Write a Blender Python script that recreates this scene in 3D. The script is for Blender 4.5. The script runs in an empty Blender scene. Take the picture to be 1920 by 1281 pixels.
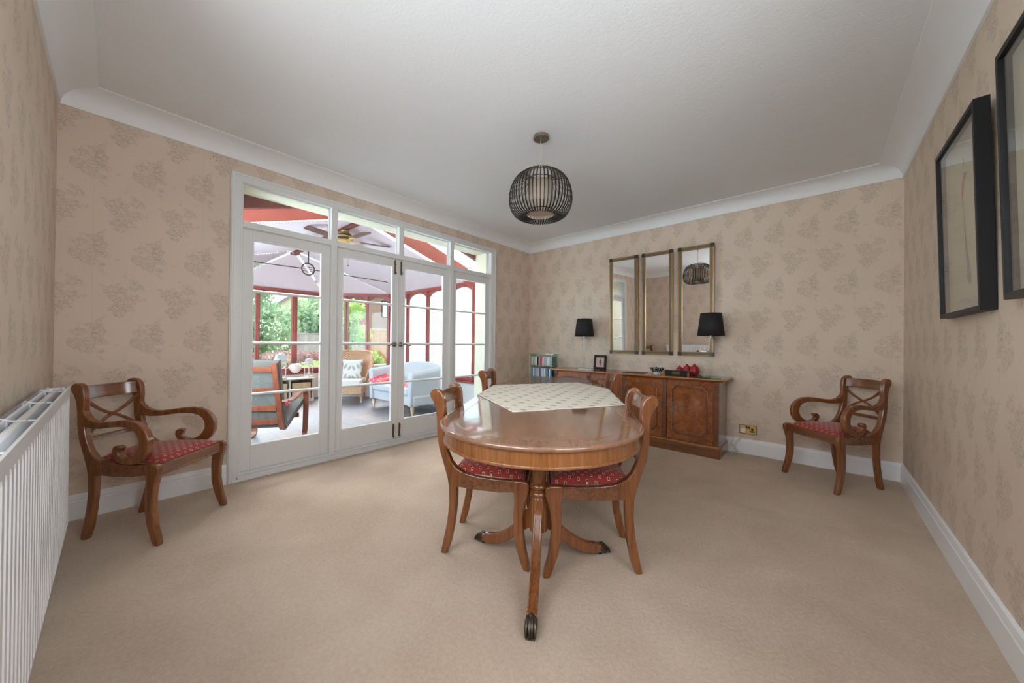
import bpy, bmesh, math, random
from mathutils import Vector, Matrix
C = bpy.context.scene.collection
SC = bpy.context.scene
R = math.radians
random.seed(7)
# ------------------------------------------------------------------ camera
cam_d = bpy.data.cameras.new('camera'); cam = bpy.data.objects.new('camera', cam_d); C.objects.link(cam)
cam_d.sensor_width = 36; cam_d.sensor_fit = 'HORIZONTAL'; cam_d.lens = 12.2738; cam_d.clip_start = 0.02
_c = Vector((3.52189, -4.42321, 1.14371)); _f = Vector((-0.66012, 0.75115, 0.00400))
_r = Vector((0.75114, 0.66005, 0.01094)); _u = Vector((-0.00557, -0.01023, 0.99993))
cam.matrix_world = Matrix(((_r.x, _u.x, -_f.x, _c.x), (_r.y, _u.y, -_f.y, _c.y), (_r.z, _u.z, -_f.z, _c.z), (0, 0, 0, 1)))
SC.camera = cam
# ------------------------------------------------------------------ world, lights, exposure
w = bpy.data.worlds.new('world'); SC.world = w; w.use_nodes = True
bg = w.node_tree.nodes['Background']; bg.inputs[0].default_value = (0.86, 0.93, 1.0, 1); bg.inputs[1].default_value = 1.7
def area(name, loc, direction, sx, sy, power, col=(1, 1, 1)):
    l = bpy.data.lights.new(name, 'AREA'); l.shape = 'RECTANGLE'; l.size = sx; l.size_y = sy; l.energy = power; l.color = col
    o = bpy.data.objects.new(name, l); C.objects.link(o); o.location = loc
    o.rotation_euler = Vector(direction).to_track_quat('-Z', 'Z').to_euler(); return o
# added fill lamps outside two invented windows near the camera
area('window_daylight', (2.75, -5.25, 1.75), (0.45, 1, 0.10), 2.3, 1.7, 50, (0.90, 0.96, 1.0))
area('side_window_daylight', (4.62, -3.86, 1.7), (-1, 0.12, 0.2), 1.5, 1.6, 24, (0.90, 0.96, 1.0))
# added lamps outside the frosted windows, strengthening the light through the garden doors
area('garden_daylight_north', (-2.1, 0.55, 1.4), (0, -1, 0), 3.6, 1.9, 30, (0.92, 0.97, 1.0))
area('garden_daylight_south', (-2.1, -5.0, 1.4), (0, 1, 0), 3.6, 1.9, 620, (0.92, 0.97, 1.0))
sl = bpy.data.lights.new('hazy_sun', 'SUN'); sl.energy = 7.5; sl.angle = R(45); sl.color = (1.0, 0.985, 0.96)
so = bpy.data.objects.new('hazy_sun', sl); C.objects.link(so); so.rotation_euler = Vector((1, -0.12, -1.05)).to_track_quat('-Z', 'Z').to_euler()
vs = SC.view_settings; vs.view_transform = 'Standard'; vs.look = 'None'; vs.exposure = 0.76; vs.gamma = 1; vs.use_curve_mapping = False
SC.cycles.max_bounces = 12; SC.cycles.diffuse_bounces = 6; SC.cycles.transparent_max_bounces = 24; SC.cycles.sample_clamp_indirect = 4
SC.cycles.caustics_reflective = False; SC.cycles.caustics_refractive = False

# ------------------------------------------------------------------ node helper
def lin(c):
    return tuple(((v/255)/12.92 if v/255 <= .04045 else ((v/255+.055)/1.055)**2.4) for v in c)
class NT:
    def __init__(s, name):
        s.m = bpy.data.materials.new(name); s.m.use_nodes = True; s.t = s.m.node_tree; s.n = s.t.nodes; s.l = s.t.links
        s.b = s.n['Principled BSDF']; s.out = s.n['Material Output']
    def node(s, ty, ins=None, **kw):
        x = s.n.new(ty)
        for k, v in kw.items(): setattr(x, k, v)
        for k, v in (ins or {}).items(): s.put(x.inputs[k], v)
        return x
    def put(s, inp, v):
        if isinstance(v, bpy.types.NodeSocket): s.l.new(v, inp)
        elif v is not None:
            if isinstance(v, (tuple, list)) and len(v) == 3 and inp.type == 'RGBA': v = (*v, 1)
            inp.default_value = v
    def M(s, op, a, b=None, c=None):
        x = s.n.new('ShaderNodeMath'); x.operation = op
        for i, v in enumerate((a, b, c)):
            if v is not None: s.put(x.inputs[i], v)
        return x.outputs[0]
    def ramp(s, fac, stops, interp='LINEAR'):
        x = s.n.new('ShaderNodeValToRGB'); s.l.new(fac, x.inputs[0]); x.color_ramp.interpolation = interp
        e = x.color_ramp.elements
        while len(e) < len(stops): e.new(0.5)
        for i, (p, c) in enumerate(stops): e[i].position = p; e[i].color = (*c, 1) if len(c) == 3 else c
        return x.outputs[0]
    def mix(s, fac, a, b):
        x = s.n.new('ShaderNodeMix'); x.data_type = 'RGBA'; s.put(x.inputs[0], fac); s.put(x.inputs[6], a); s.put(x.inputs[7], b); return x.outputs[2]
    def obj(s):
        return s.node('ShaderNodeTexCoord').outputs['Object']
    def sep(s, v):
        x = s.node('ShaderNodeSeparateXYZ'); s.l.new(v, x.inputs[0]); return x.outputs
    def comb(s, a, b, c=0.0):
        x = s.node('ShaderNodeCombineXYZ'); s.put(x.inputs[0], a); s.put(x.inputs[1], b); s.put(x.inputs[2], c); return x.outputs[0]
    def noise(s, v, scale, detail=3, rough=.5, dist=0):
        x = s.node('ShaderNodeTexNoise', {'Scale': scale, 'Detail': detail, 'Roughness': rough, 'Distortion': dist})
        if v is not None: s.l.new(v, x.inputs['Vector'])
        return x.outputs[0]
    def bump(s, h, strength=.3, dist=.01):
        x = s.node('ShaderNodeBump', {'Strength': strength, 'Distance': dist, 'Height': h}); s.l.new(x.outputs[0], s.b.inputs['Normal'])
    def col(s, v): s.put(s.b.inputs['Base Color'], v)
    def sett(s, rough=.5, metal=0, coat=0, spec=None, sheen=0):
        s.b.inputs['Roughness'].default_value = rough; s.b.inputs['Metallic'].default_value = metal
        s.b.inputs['Coat Weight'].default_value = coat; s.b.inputs['Coat Roughness'].default_value = .08
        if spec is not None: s.b.inputs['Specular IOR Level'].default_value = spec
        s.b.inputs['Sheen Weight'].default_value = sheen
def plain(name, c, rough=.5, metal=0, coat=0, nscale=0, namp=.06, bump=0, spec=None, sheen=0):
    t = NT(name); c = lin(c); t.sett(rough, metal, coat, spec, sheen)
    if nscale:
        n = t.noise(t.obj(), nscale, 4)
        t.col(t.ramp(n, [(.3, tuple(v*(1-namp) for v in c)), (.7, tuple(min(1, v*(1+namp)) for v in c))]))
        if bump: t.bump(n, bump, .004)
    else: t.col(c)
    return t.m

def wallpaper(axis, name):
    t = NT(name); s = t.sep(t.obj()); u = s[axis]; v = s[2]
    def motif(ou, ov, seed):
        pu = t.M('MULTIPLY', t.M('SUBTRACT', t.M('FRACT', t.M('ADD', t.M('DIVIDE', u, .266), ou)), .5), .266)
        pv = t.M('MULTIPLY', t.M('SUBTRACT', t.M('FRACT', t.M('ADD', t.M('DIVIDE', v, .57), ov)), .5), .57)
        co = t.comb(pu, pv, seed)
        warp = t.noise(co, 16, 2, .5)
        du = t.M('DIVIDE', pu, .098); dv = t.M('DIVIDE', pv, .135)
        d = t.M('SQRT', t.M('ADD', t.M('MULTIPLY', du, du), t.M('MULTIPLY', dv, dv)))
        d = t.M('ADD', d, t.M('MULTIPLY', t.M('SUBTRACT', warp, .5), 2.6))
        mask = t.ramp(d, [(.62, (1, 1, 1)), (.82, (0, 0, 0))])
        # petal and leaf outlines: cell edges plus flowing contour lines
        vo = t.node('ShaderNodeTexVoronoi', {'Scale': 34, 'Vector': t.comb(t.M('ADD', pu, t.M('MULTIPLY', warp, .05)), pv, seed)}, feature='DISTANCE_TO_EDGE')
        e1 = t.ramp(vo.outputs['Distance'], [(.0, (1, 1, 1)), (.055, (0, 0, 0))])
        n2 = t.noise(co, 22, 1, .4, .6)
        fr = t.M('ABSOLUTE', t.M('SUBTRACT', t.M('FRACT', t.M('MULTIPLY', n2, 7)), .5))
        e2 = t.ramp(fr, [(.0, (1, 1, 1)), (.13, (0, 0, 0))])
        ln = t.M('MAXIMUM', e1, t.M('MULTIPLY', e2, .85))
        return t.M('ADD', t.M('MULTIPLY', mask, t.M('MULTIPLY', ln, .8)), t.M('MULTIPLY', mask, .16))
    m = t.M('MAXIMUM', motif(0, 0, 1.3), motif(.5, .5, 4.7))
    m = t.M('MINIMUM', m, 1)
    seam = t.ramp(t.M('ABSOLUTE', t.M('SUBTRACT', t.M('FRACT', t.M('DIVIDE', u, .532)), .5)), [(.001, (1, 1, 1)), (.003, (0, 0, 0))])
    m = t.M('MAXIMUM', m, t.M('MULTIPLY', seam, .25))
    base = t.ramp(t.noise(t.obj(), 1.5, 2), [(.3, lin((210, 191, 173))), (.7, lin((216, 198, 180)))])
    t.col(t.mix(t.M('MULTIPLY', m, .8), base, lin((164, 152, 137))))
    t.sett(.62); t.bump(t.noise(t.obj(), 400, 2), .05, .002)
    return t.m
def wood(name, c1, c2, axis=0, rough=.25, coat=.5, scale=1, burl=False):
    t = NT(name); mp = t.node('ShaderNodeMapping'); t.l.new(t.obj(), mp.inputs[0])
    sc = [26*scale]*3; sc[axis] = 1.8*scale
    if burl: sc = [5*scale]*3
    mp.inputs['Scale'].default_value = sc
    n = t.noise(mp.outputs[0], 1.6, 6, .62, .8 if not burl else 2.5)
    n2 = t.noise(t.obj(), 3, 2)
    f = t.M('ADD', t.M('MULTIPLY', n, .75), t.M('MULTIPLY', n2, .25))
    t.col(t.ramp(f, [(.32, lin(c1)), (.68, lin(c2))])); t.sett(rough, 0, coat); t.b.inputs['Coat IOR'].default_value = 1.6
    if burl:
        vo = t.node('ShaderNodeTexVoronoi', {'Scale': 16, 'Vector': t.obj()})
        k = t.ramp(vo.outputs['Distance'], [(.03, lin((60, 30, 16))), (.14, (1, 1, 1))])
        mx = t.n.new('ShaderNodeMix'); mx.data_type = 'RGBA'; mx.blend_type = 'MULTIPLY'; mx.inputs[0].default_value = .55
        cr = t.b.inputs['Base Color'].links[0].from_socket
        t.l.new(cr, mx.inputs[6]); t.l.new(k, mx.inputs[7]); t.l.new(mx.outputs[2], t.b.inputs['Base Color'])
    return t.m
def glassmat(name, tint=(1, 1, 1), f=.06, gloss=.02):
    t = NT(name); t.n.remove(t.b)
    a = t.node('ShaderNodeBsdfTransparent', {'Color': (*tint, 1)}); g = t.node('ShaderNodeBsdfGlossy', {'Roughness': gloss})
    fr = t.node('ShaderNodeLayerWeight', {'Blend': .5}); mx = t.node('ShaderNodeMixShader')
    fac = t.M('ADD', t.M('MULTIPLY', t.M('POWER', fr.outputs['Facing'], 5), .9), .03); t.l.new(fac, mx.inputs[0]); t.l.new(a.outputs[0], mx.inputs[1]); t.l.new(g.outputs[0], mx.inputs[2])
    t.l.new(mx.outputs[0], t.out.inputs[0]); return t.m
def translucent(name, c, amount=.6, trans=0.0, nz=0):
    t = NT(name); t.n.remove(t.b); c = lin(c)
    d = t.node('ShaderNodeBsdfDiffuse', {'Color': (*c, 1)}); tr = t.node('ShaderNodeBsdfTranslucent', {'Color': (*c, 1)})
    mx = t.node('ShaderNodeMixShader', {0: amount}); t.l.new(d.outputs[0], mx.inputs[1]); t.l.new(tr.outputs[0], mx.inputs[2])
    o = mx.outputs[0]
    if trans:
        tp = t.node('ShaderNodeBsdfTransparent'); m2 = t.node('ShaderNodeMixShader', {0: trans}); t.l.new(o, m2.inputs[1]); t.l.new(tp.outputs[0], m2.inputs[2]); o = m2.outputs[0]
    t.l.new(o, t.out.inputs[0]); return t.m
def red_fabric():
    t = NT('red_fabric'); s = t.sep(t.obj()); k = .044
    def sq(ou, ov):
        a = t.M('MULTIPLY', t.M('ABSOLUTE', t.M('SUBTRACT', t.M('FRACT', t.M('ADD', t.M('DIVIDE', s[0], k), ou)), .5)), k)
        b = t.M('MULTIPLY', t.M('ABSOLUTE', t.M('SUBTRACT', t.M('FRACT', t.M('ADD', t.M('DIVIDE', s[1], k), ov)), .5)), k)
        return t.M('MAXIMUM', a, b)
    m = t.M('MINIMUM', sq(0, 0), sq(.5, .5))
    base = t.ramp(t.noise(t.obj(), 300, 2), [(.35, lin((136, 36, 34))), (.65, lin((166, 54, 48)))])
    cr = t.ramp(m, [(.0, lin((50, 44, 40))), (.0026, lin((50, 44, 40))), (.003, lin((206, 190, 150))), (.0056, lin((206, 190, 150))), (.006, (0, 0, 0))], 'CONSTANT')
    t.col(t.mix(t.M('GREATER_THAN', m, .0058), cr, base)); t.sett(.85, sheen=.2); t.bump(t.noise(t.obj(), 500, 2), .15, .002); return t.m
def cloth_mat():
    t = NT('tablecloth_fabric'); mp = t.node('ShaderNodeMapping'); t.l.new(t.obj(), mp.inputs[0]); mp.inputs['Rotation'].default_value = (0, 0, R(-61))
    s = t.sep(mp.outputs[0]); k = .15
    def st(ou, ov):
        a = t.M('MULTIPLY', t.M('ABSOLUTE', t.M('SUBTRACT', t.M('FRACT', t.M('ADD', t.M('DIVIDE', s[0], k), ou)), .5)), k)
        b = t.M('MULTIPLY', t.M('ABSOLUTE', t.M('SUBTRACT', t.M('FRACT', t.M('ADD', t.M('DIVIDE', s[1], k), ov)), .5)), k)
        a = t.M('SQRT', a); b = t.M('SQRT', b)
        return t.M('ADD', a, b)
    m = t.M('MINIMUM', st(0, 0), st(.5, .5))
    f = t.ramp(m, [(.19, (1, 1, 1)), (.225, (0, 0, 0))])
    t.col(t.mix(t.M('MULTIPLY', f, .75), lin((226, 218, 204)), lin((160, 138, 118)))); t.sett(.9)
    t.bump(t.noise(t.obj(), 600, 1), .1, .002); return t.m

M_ = {}
M_['wp_w'] = wallpaper(1, 'wallpaper_west'); M_['wp_n'] = wallpaper(0, 'wallpaper_north')
def carpet():
    t = NT('carpet'); n = t.noise(t.obj(), 420, 3, .7); n2 = t.noise(t.obj(), 2.2, 4, .55, .4); n3 = t.noise(t.obj(), 60, 3, .6)
    f = t.M('ADD', t.M('MULTIPLY', n, .42), t.M('ADD', t.M('MULTIPLY', n2, .33), t.M('MULTIPLY', n3, .25)))
    t.col(t.ramp(f, [(.34, lin((180, 156, 134))), (.5, lin((206, 183, 160))), (.66, lin((225, 204, 182)))])); t.sett(.95, sheen=.15)
    t.bump(t.M('ADD', t.M('MULTIPLY', n, .6), t.M('MULTIPLY', n3, .6)), .7, .012); return t.m
M_['carpet'] = carpet()
def ceilmat():
    t = NT('textured_plaster'); n = t.noise(t.obj(), 38, 5, .62, 1.2); n2 = t.noise(t.obj(), 9, 3, .6, 1.5)
    t.col(lin((226, 228, 230))); t.sett(.8); t.bump(t.M('ADD', n, t.M('MULTIPLY', n2, .7)), .18, .008); return t.m
M_['ceil'] = ceilmat()
M_['plaster'] = plain('white_plaster', (230, 232, 234), .6)
M_['gloss'] = plain('white_gloss_paint', (234, 235, 236), .28, coat=.1)
M_['frame'] = plain('white_door_paint', (220, 221, 220), .3, coat=.1, nscale=2, namp=.02)
M_['cream'] = plain('cream_render', (226, 222, 200), .7, nscale=8, namp=.03)
M_['rad'] = plain('radiator_enamel', (232, 233, 235), .3, coat=.2)
M_['wood'] = wood('yew_wood', (90, 49, 23), (145, 88, 45), 2)
M_['woodx'] = wood('yew_wood_across', (80, 44, 24), (138, 84, 48), 1, rough=.18, coat=.8)
M_['top'] = wood('tabletop_veneer', (106, 74, 56), (148, 108, 84), 0, rough=.13, coat=.8, scale=.5)
M_['apron'] = wood('apron_veneer', (108, 64, 32), (150, 96, 52), 2, rough=.25, coat=.5, scale=1.5)
M_['burl'] = wood('burr_veneer', (104, 54, 28), (158, 94, 50), 2, rough=.1, coat=1, burl=True)
M_['cabw'] = wood('sideboard_wood', (88, 50, 30), (130, 80, 48), 0, rough=.22, coat=.6)
M_['cabedge'] = wood('sideboard_edge', (150, 92, 44), (190, 126, 70), 0, rough=.25, coat=.5)
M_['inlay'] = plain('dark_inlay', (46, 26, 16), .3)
M_['bronze'] = plain('dark_bronze', (86, 78, 66), .35, .8, nscale=60, namp=.4, bump=.2)
M_['brass'] = plain('brass', (214, 176, 104), .35, .55)
M_['oldbrass'] = plain('aged_brass', (128, 104, 66), .35, .85, nscale=90, namp=.4)
M_['goldf'] = plain('gold_edge', (176, 134, 76), .32, .75)
M_['greyf'] = plain('grey_green_frame', (104, 100, 88), .35, .2)
M_['darkf'] = plain('dark_frame_corner', (62, 48, 38), .4, .3)
M_['chrome'] = plain('chrome', (176, 172, 166), .22, 1)
M_['steel'] = plain('brushed_steel', (150, 140, 128), .35, .9)
M_['black'] = plain('black_lacquer', (16, 16, 19), .45, spec=.3)
M_['fin'] = plain('black_fin', (14, 14, 15), .4)
M_['fincream'] = plain('cream_fin_inside', (206, 196, 178), .5)
M_['diffuser'] = translucent('cream_diffuser', (214, 200, 182), .4)
M_['shade'] = plain('black_fabric', (26, 26, 30), .75, nscale=200, namp=.2)
M_['glass'] = glassmat('pane_glass')
M_['gglass'] = glassmat('green_glass', (.72, .9, .84))
M_['gedge'] = plain('glass_edge', (128, 160, 148), .1, spec=.8)
M_['cglass'] = glassmat('clear_glass', (.975, .985, .98))
M_['frost'] = translucent('frosted_glass', (222, 236, 242), .8, .06)
t_ = NT('mirror_glass'); t_.col((.9, .9, .9)); t_.sett(.0, 1); M_['mirror'] = t_.m
M_['red'] = red_fabric(); M_['cloth'] = cloth_mat()
M_['paper'] = plain('mount_paper', (186, 184, 164), .6)
M_['paper2'] = plain('art_paper', (200, 194, 168), .6, nscale=6, namp=.03)
M_['artred'] = plain('muted_red_ink', (170, 96, 84), .7); M_['artgrey'] = plain('grey_wash', (140, 138, 122), .7, nscale=30, namp=.15)
M_['white'] = plain('white_plastic', (226, 224, 220), .35)
M_['wire'] = plain('cable_grey', (196, 190, 178), .5)
M_['redwax'] = plain('red_wax', (156, 34, 40), .45, nscale=40, namp=.25, bump=.5)
M_['copper'] = plain('copper_corner', (150, 88, 56), .35, .7)
M_['rust'] = plain('rust_red_timber', (134, 58, 52), .4, nscale=12, namp=.12)
M_['rustd'] = plain('dark_rust_timber', (110, 48, 42), .45, nscale=12, namp=.12)
M_['blind'] = translucent('pleated_blind_fabric', (186, 173, 178), .10)
M_['sofa'] = plain('pale_grey_upholstery', (190, 194, 202), .9, nscale=120, namp=.04, sheen=.2)
M_['grey'] = plain('grey_cushion_fabric', (104, 101, 97), .9, nscale=160, namp=.12)
M_['bent'] = wood('brown_bentwood', (112, 52, 34), (146, 76, 50), 2, rough=.35, coat=.2)
M_['pale'] = plain('pale_turned_wood', (222, 188, 160), .5)
def wick():
    t = NT('wicker'); s = t.sep(t.obj())
    a = t.M('SINE', t.M('MULTIPLY', s[2], 190)); b = t.M('SINE', t.M('MULTIPLY', t.M('ADD', s[0], s[1]), 150))
    h = t.M('MULTIPLY', a, b)
    t.col(t.ramp(t.M('ADD', t.M('MULTIPLY', h, .5), .5), [(0, lin((120, 82, 58))), (.6, lin((206, 164, 132)))])); t.sett(.6); t.bump(h, .6, .006); return t.m
M_['wicker'] = wick()
def slate():
    t = NT('slate_tiles'); br = t.node('ShaderNodeTexBrick', {'Scale': 1.0, 'Mortar Size': .006, 'Brick Width': .42, 'Row Height': .30, 'Color1': (*lin((92, 100, 110)), 1), 'Color2': (*lin((146, 120, 112)), 1), 'Mortar': (*lin((70, 72, 76)), 1), 'Bias': -.2})
    mp = t.node('ShaderNodeMapping'); t.l.new(t.obj(), mp.inputs[0]); mp.inputs['Rotation'].default_value = (0, 0, R(0)); t.l.new(mp.outputs[0], br.inputs['Vector'])
    n = t.noise(t.obj(), 4, 5, .65, 1); t.col(t.mix(t.M('MULTIPLY', n, .45), br.outputs[0], lin((112, 122, 132)))); t.sett(.38)
    t.bump(t.M('ADD', t.M('MULTIPLY', n, .6), t.M('MULTIPLY', br.outputs['Fac'], -1.0)), .3, .01); return t.m
M_['slate'] = slate()
M_['walnut'] = plain('dark_walnut_blade', (88, 56, 50), .35, nscale=10, namp=.15)
M_['basket'] = plain('tan_woven_basket', (168, 140, 106), .8, nscale=150, namp=.15)
M_['taupe'] = plain('taupe_painted_shelf', (178, 166, 150), .5)
M_['lantern'] = plain('grey_white_metal', (196, 198, 200), .45, .3, nscale=30, namp=.1)
def leafm(name, a, b):
    t = NT(name); t.n.remove(t.b)
    n = t.noise(t.obj(), 2.5, 3); c = t.ramp(n, [(.35, lin(a)), (.65, lin(b))])
    d = t.node('ShaderNodeBsdfDiffuse', {'Color': c}); tr = t.node('ShaderNodeBsdfTranslucent', {'Color': c}); mx = t.node('ShaderNodeMixShader', {0: .4})
    t.l.new(d.outputs[0], mx.inputs[1]); t.l.new(tr.outputs[0], mx.inputs[2]); t.l.new(mx.outputs[0], t.out.inputs[0]); return t.m
M_['leafd'] = leafm('dark_leaves', (112, 148, 118), (176, 204, 168)); M_['leafl'] = leafm('light_leaves', (150, 186, 110), (208, 228, 164))
M_['leafp'] = leafm('purple_leaves', (134, 112, 114), (190, 150, 146)); M_['bark'] = plain('bark', (96, 80, 66), .9, nscale=20, namp=.3)
M_['grass'] = plain('lawn', (104, 128, 78), .95, nscale=20, namp=.25)
M_['fence'] = plain('weathered_fence', (166, 160, 158), .85, nscale=8, namp=.15); M_['fencen'] = plain('new_fence', (176, 136, 100), .8, nscale=8, namp=.12)
M_['stone'] = plain('garden_stone', (168, 160, 156), .9, nscale=10, namp=.15)
def brickm():
    t = NT('house_brick'); mp = t.node('ShaderNodeMapping'); t.l.new(t.obj(), mp.inputs[0]); mp.inputs['Rotation'].default_value = (R(90), 0, R(90))
    br = t.node('ShaderNodeTexBrick', {'Scale': 1.0, 'Mortar Size': .008, 'Brick Width': .22, 'Row Height': .075, 'Color1': (*lin((150, 78, 64)), 1), 'Color2': (*lin((134, 66, 54)), 1), 'Mortar': (*lin((150, 124, 112)), 1)})
    t.l.new(mp.outputs[0], br.inputs['Vector']); t.col(br.outputs[0]); t.sett(.85); return t.m
M_['brick'] = brickm(); M_['rooft'] = plain('grey_roof_tiles', (136, 136, 142), .8, nscale=10, namp=.12)

# ------------------------------------------------------------------ mesh helpers
def bx(bm, x0, x1, y0, y1, z0, z1, mat=None):
    v = [bm.verts.new(p) for p in ((x0, y0, z0), (x1, y0, z0), (x1, y1, z0), (x0, y1, z0), (x0, y0, z1), (x1, y0, z1), (x1, y1, z1), (x0, y1, z1))]
    for f in ((0, 3, 2, 1), (4, 5, 6, 7), (0, 1, 5, 4), (1, 2, 6, 5), (2, 3, 7, 6), (3, 0, 4, 7)): bm.faces.new([v[i] for i in f])
    if mat is not None:
        for q in v: q.co = mat @ q.co
def prism(bm, poly, fn, a, b):
    """poly of (s,t); fn(s,t,w) -> point; extruded from w=a to w=b"""
    A = [bm.verts.new(fn(s, t, a)) for s, t in poly]; B = [bm.verts.new(fn(s, t, b)) for s, t in poly]; n = len(poly)
    bm.faces.new(A[::-1]); bm.faces.new(B)
    for i in range(n): bm.faces.new((A[i], A[(i+1) % n], B[(i+1) % n], B[i]))
def lathe(bm, prof, n=24, c=(0, 0, 0), cap=True, sx=1, sy=1):
    rings = []
    for r, z in prof:
        rings.append([bm.verts.new((c[0]+r*sx*math.cos(2*math.pi*i/n), c[1]+r*sy*math.sin(2*math.pi*i/n), c[2]+z)) for i in range(n)])
    for a, b in zip(rings, rings[1:]):
        for i in range(n): bm.faces.new((a[i], a[(i+1) % n], b[(i+1) % n], b[i]))
    if cap:
        if prof[0][0] > 1e-5: bm.faces.new(rings[0][::-1])
        if prof[-1][0] > 1e-5: bm.faces.new(rings[-1])
def tube(bm, pts, r, n=8, closed=False):
    pts = [Vector(p) for p in pts]; m = len(pts); rings = []; up = None
    for i, p in enumerate(pts):
        a = pts[(i-1) % m] if (i > 0 or closed) else p; b = pts[(i+1) % m] if (i < m-1 or closed) else p
        d = (b-a).normalized()
        if up is None: up = Vector((0, 0, 1)) if abs(d.z) < .9 else Vector((1, 0, 0))
        x = d.cross(up).normalized(); y = x.cross(d).normalized(); up = y
        rr = r[i] if isinstance(r, (list, tuple)) else r
        rings.append([bm.verts.new(p+x*rr*math.cos(2*math.pi*k/n)+y*rr*math.sin(2*math.pi*k/n)) for k in range(n)])
    rng = range(m) if closed else range(m-1)
    for i in rng:
        a, b = rings[i], rings[(i+1) % m]
        for k in range(n): bm.faces.new((a[k], a[(k+1) % n], b[(k+1) % n], b[k]))
    if not closed: bm.faces.new(rings[0][::-1]); bm.faces.new(rings[-1])
def sweep(bm, path, prof, closed=False):
    """path: list of (point, u axis, v axis); prof: list of (u,v)"""
    rings = [[bm.verts.new(Vector(p)+Vector(U)*a+Vector(V)*b) for a, b in prof] for p, U, V in path]; n = len(prof)
    k = len(rings) if closed else len(rings)-1
    for i in range(k):
        A, B = rings[i], rings[(i+1) % len(rings)]
        for j in range(n): bm.faces.new((A[j], A[(j+1) % n], B[(j+1) % n], B[j]))
    if not closed: bm.faces.new(rings[0][::-1]); bm.faces.new(rings[-1])
def obj(name, bm, mat, parent=None, bev=0, smooth=35, seg=2, loc=None, kind=None):
    bmesh.ops.recalc_face_normals(bm, faces=bm.faces[:])
    me = bpy.data.meshes.new(name); bm.to_mesh(me); bm.free()
    me.materials.append(M_[mat] if isinstance(mat, str) else mat)
    if smooth:
        for p in me.polygons: p.use_smooth = True
        me.set_sharp_from_angle(angle=R(smooth))
    o = bpy.data.objects.new(name, me); C.objects.link(o)
    if parent: o.parent = parent
    if loc: o.location = loc
    if bev:
        b = o.modifiers.new('bevel', 'BEVEL'); b.width = bev; b.segments = seg; b.limit_method = 'ANGLE'; b.angle_limit = R(40); b.harden_normals = False
    if kind: o['kind'] = kind
    return o
def thing(name, label, cat, loc=(0, 0, 0), rz=0, group=None):
    o = bpy.data.objects.new(name, None); C.objects.link(o); o.empty_display_size = .1; o.location = loc; o.rotation_euler = (0, 0, rz)
    o['label'] = label; o['category'] = cat
    if group: o['group'] = group
    return o
def tag(o, label, cat, group=None):
    o['label'] = label; o['category'] = cat
    if group: o['group'] = group
    return o
def dup(root, loc, rz, label, group=None):
    r = root.copy(); C.objects.link(r); r.location = loc; r.rotation_euler = (0, 0, rz); r['label'] = label
    if group: r['group'] = group
    for ch in list(root.children):
        c = ch.copy(); C.objects.link(c); c.parent = r
        for g in list(ch.children):
            d = g.copy(); C.objects.link(d); d.parent = c
    return r
def struct(name, bm, mat, parent=None, bev=0, smooth=35, label=None):
    o = obj(name, bm, mat, parent, bev, smooth)
    if parent is None: o['kind'] = 'structure'
    if label: o['label'] = label
    return o
def NB(): return bmesh.new()
W, D, HC, HW = 4.063, 4.67, 2.70, 2.60

# ================================================================== ROOM SHELL
b = NB(); bx(b, 0, W, -D, 0, -.15, 0); struct('floor', b, 'carpet', smooth=0, label='beige cut pile carpet over the whole dining room floor')
b = NB(); bx(b, -.28, W+.2, -D-.25, .2, HC, HC+.2); struct('ceiling', b, 'ceil', smooth=0, label='white textured plaster ceiling of the dining room')
OY0, OY1, OZ = -3.78, -.85, 2.45
b = NB(); bx(b, -.23, 0, -D-.25, OY0, -.2, HC); bx(b, -.23, 0, OY1, .2, -.2, HC); bx(b, -.23, 0, OY0, OY1, OZ, HC)
ww = struct('wall_west', b, 'wp_w', smooth=0, label='floral papered wall around the glazed garden doors')
for yc, zc in ((-3.935, 2.545), (-.735, 2.435)):
    for dy, dz in ((0, .012), (-.018, -.012), (.018, -.012)):
        b = NB(); tube(b, [(-.002, yc+dy, zc+dz), (.0015, yc+dy, zc+dz)], .0035, 10); obj('screw_hole', b, 'black', ww)
b = NB(); tube(b, [(-.002, -2.33, 2.54), (.0015, -2.33, 2.54)], .004, 10); obj('screw_hole', b, 'black', ww)
b = NB(); bx(b, -.28, W+.2, 0, .2, -.2, HC); struct('wall_north', b, 'wp_n', smooth=0, label='floral papered wall behind the sideboard and the mirrors')
EY0, EY1 = -4.48, -3.24  # opening added in the unseen end of the east wall for fill light
b = NB(); bx(b, W, W+.2, -D-.25, EY0, -.2, HC); bx(b, W, W+.2, EY1, 0, -.2, HC); bx(b, W, W+.2, EY0, EY1, -.2, .98); bx(b, W, W+.2, EY0, EY1, 2.42, HC); struct('wall_east', b, 'wp_w', smooth=0, label='floral papered wall with the two framed pictures')
# south wall, with an opening added behind the camera to admit fill light
WX0, WX1, WZ0, WZ1 = 1.95, 3.72, .98, 2.42
b = NB(); bx(b, 0, WX0, -D-.25, -D, -.2, HC); bx(b, WX1, W, -D-.25, -D, -.2, HC); bx(b, WX0, WX1, -D-.25, -D, -.2, WZ0); bx(b, WX0, WX1, -D-.25, -D, WZ1, HC)
struct('wall_south', b, 'wp_n', smooth=0, label='floral papered wall behind the white radiator')
b = NB()
for x0, x1, z0, z1 in ((WX0, WX0+.06, WZ0, WZ1), (WX1-.06, WX1, WZ0, WZ1), (WX0, WX1, WZ0, WZ0+.06), (WX0, WX1, WZ1-.06, WZ1), ((WX0+WX1)/2-.03, (WX0+WX1)/2+.03, WZ0, WZ1)):
    bx(b, x0, x1, -D-.16, -D-.10, z0, z1)
wf = struct('window_7', b, 'frame', bev=.004, label='white framed window behind the camera')  # invented window, lets the rear fill lamp into the room
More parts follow.
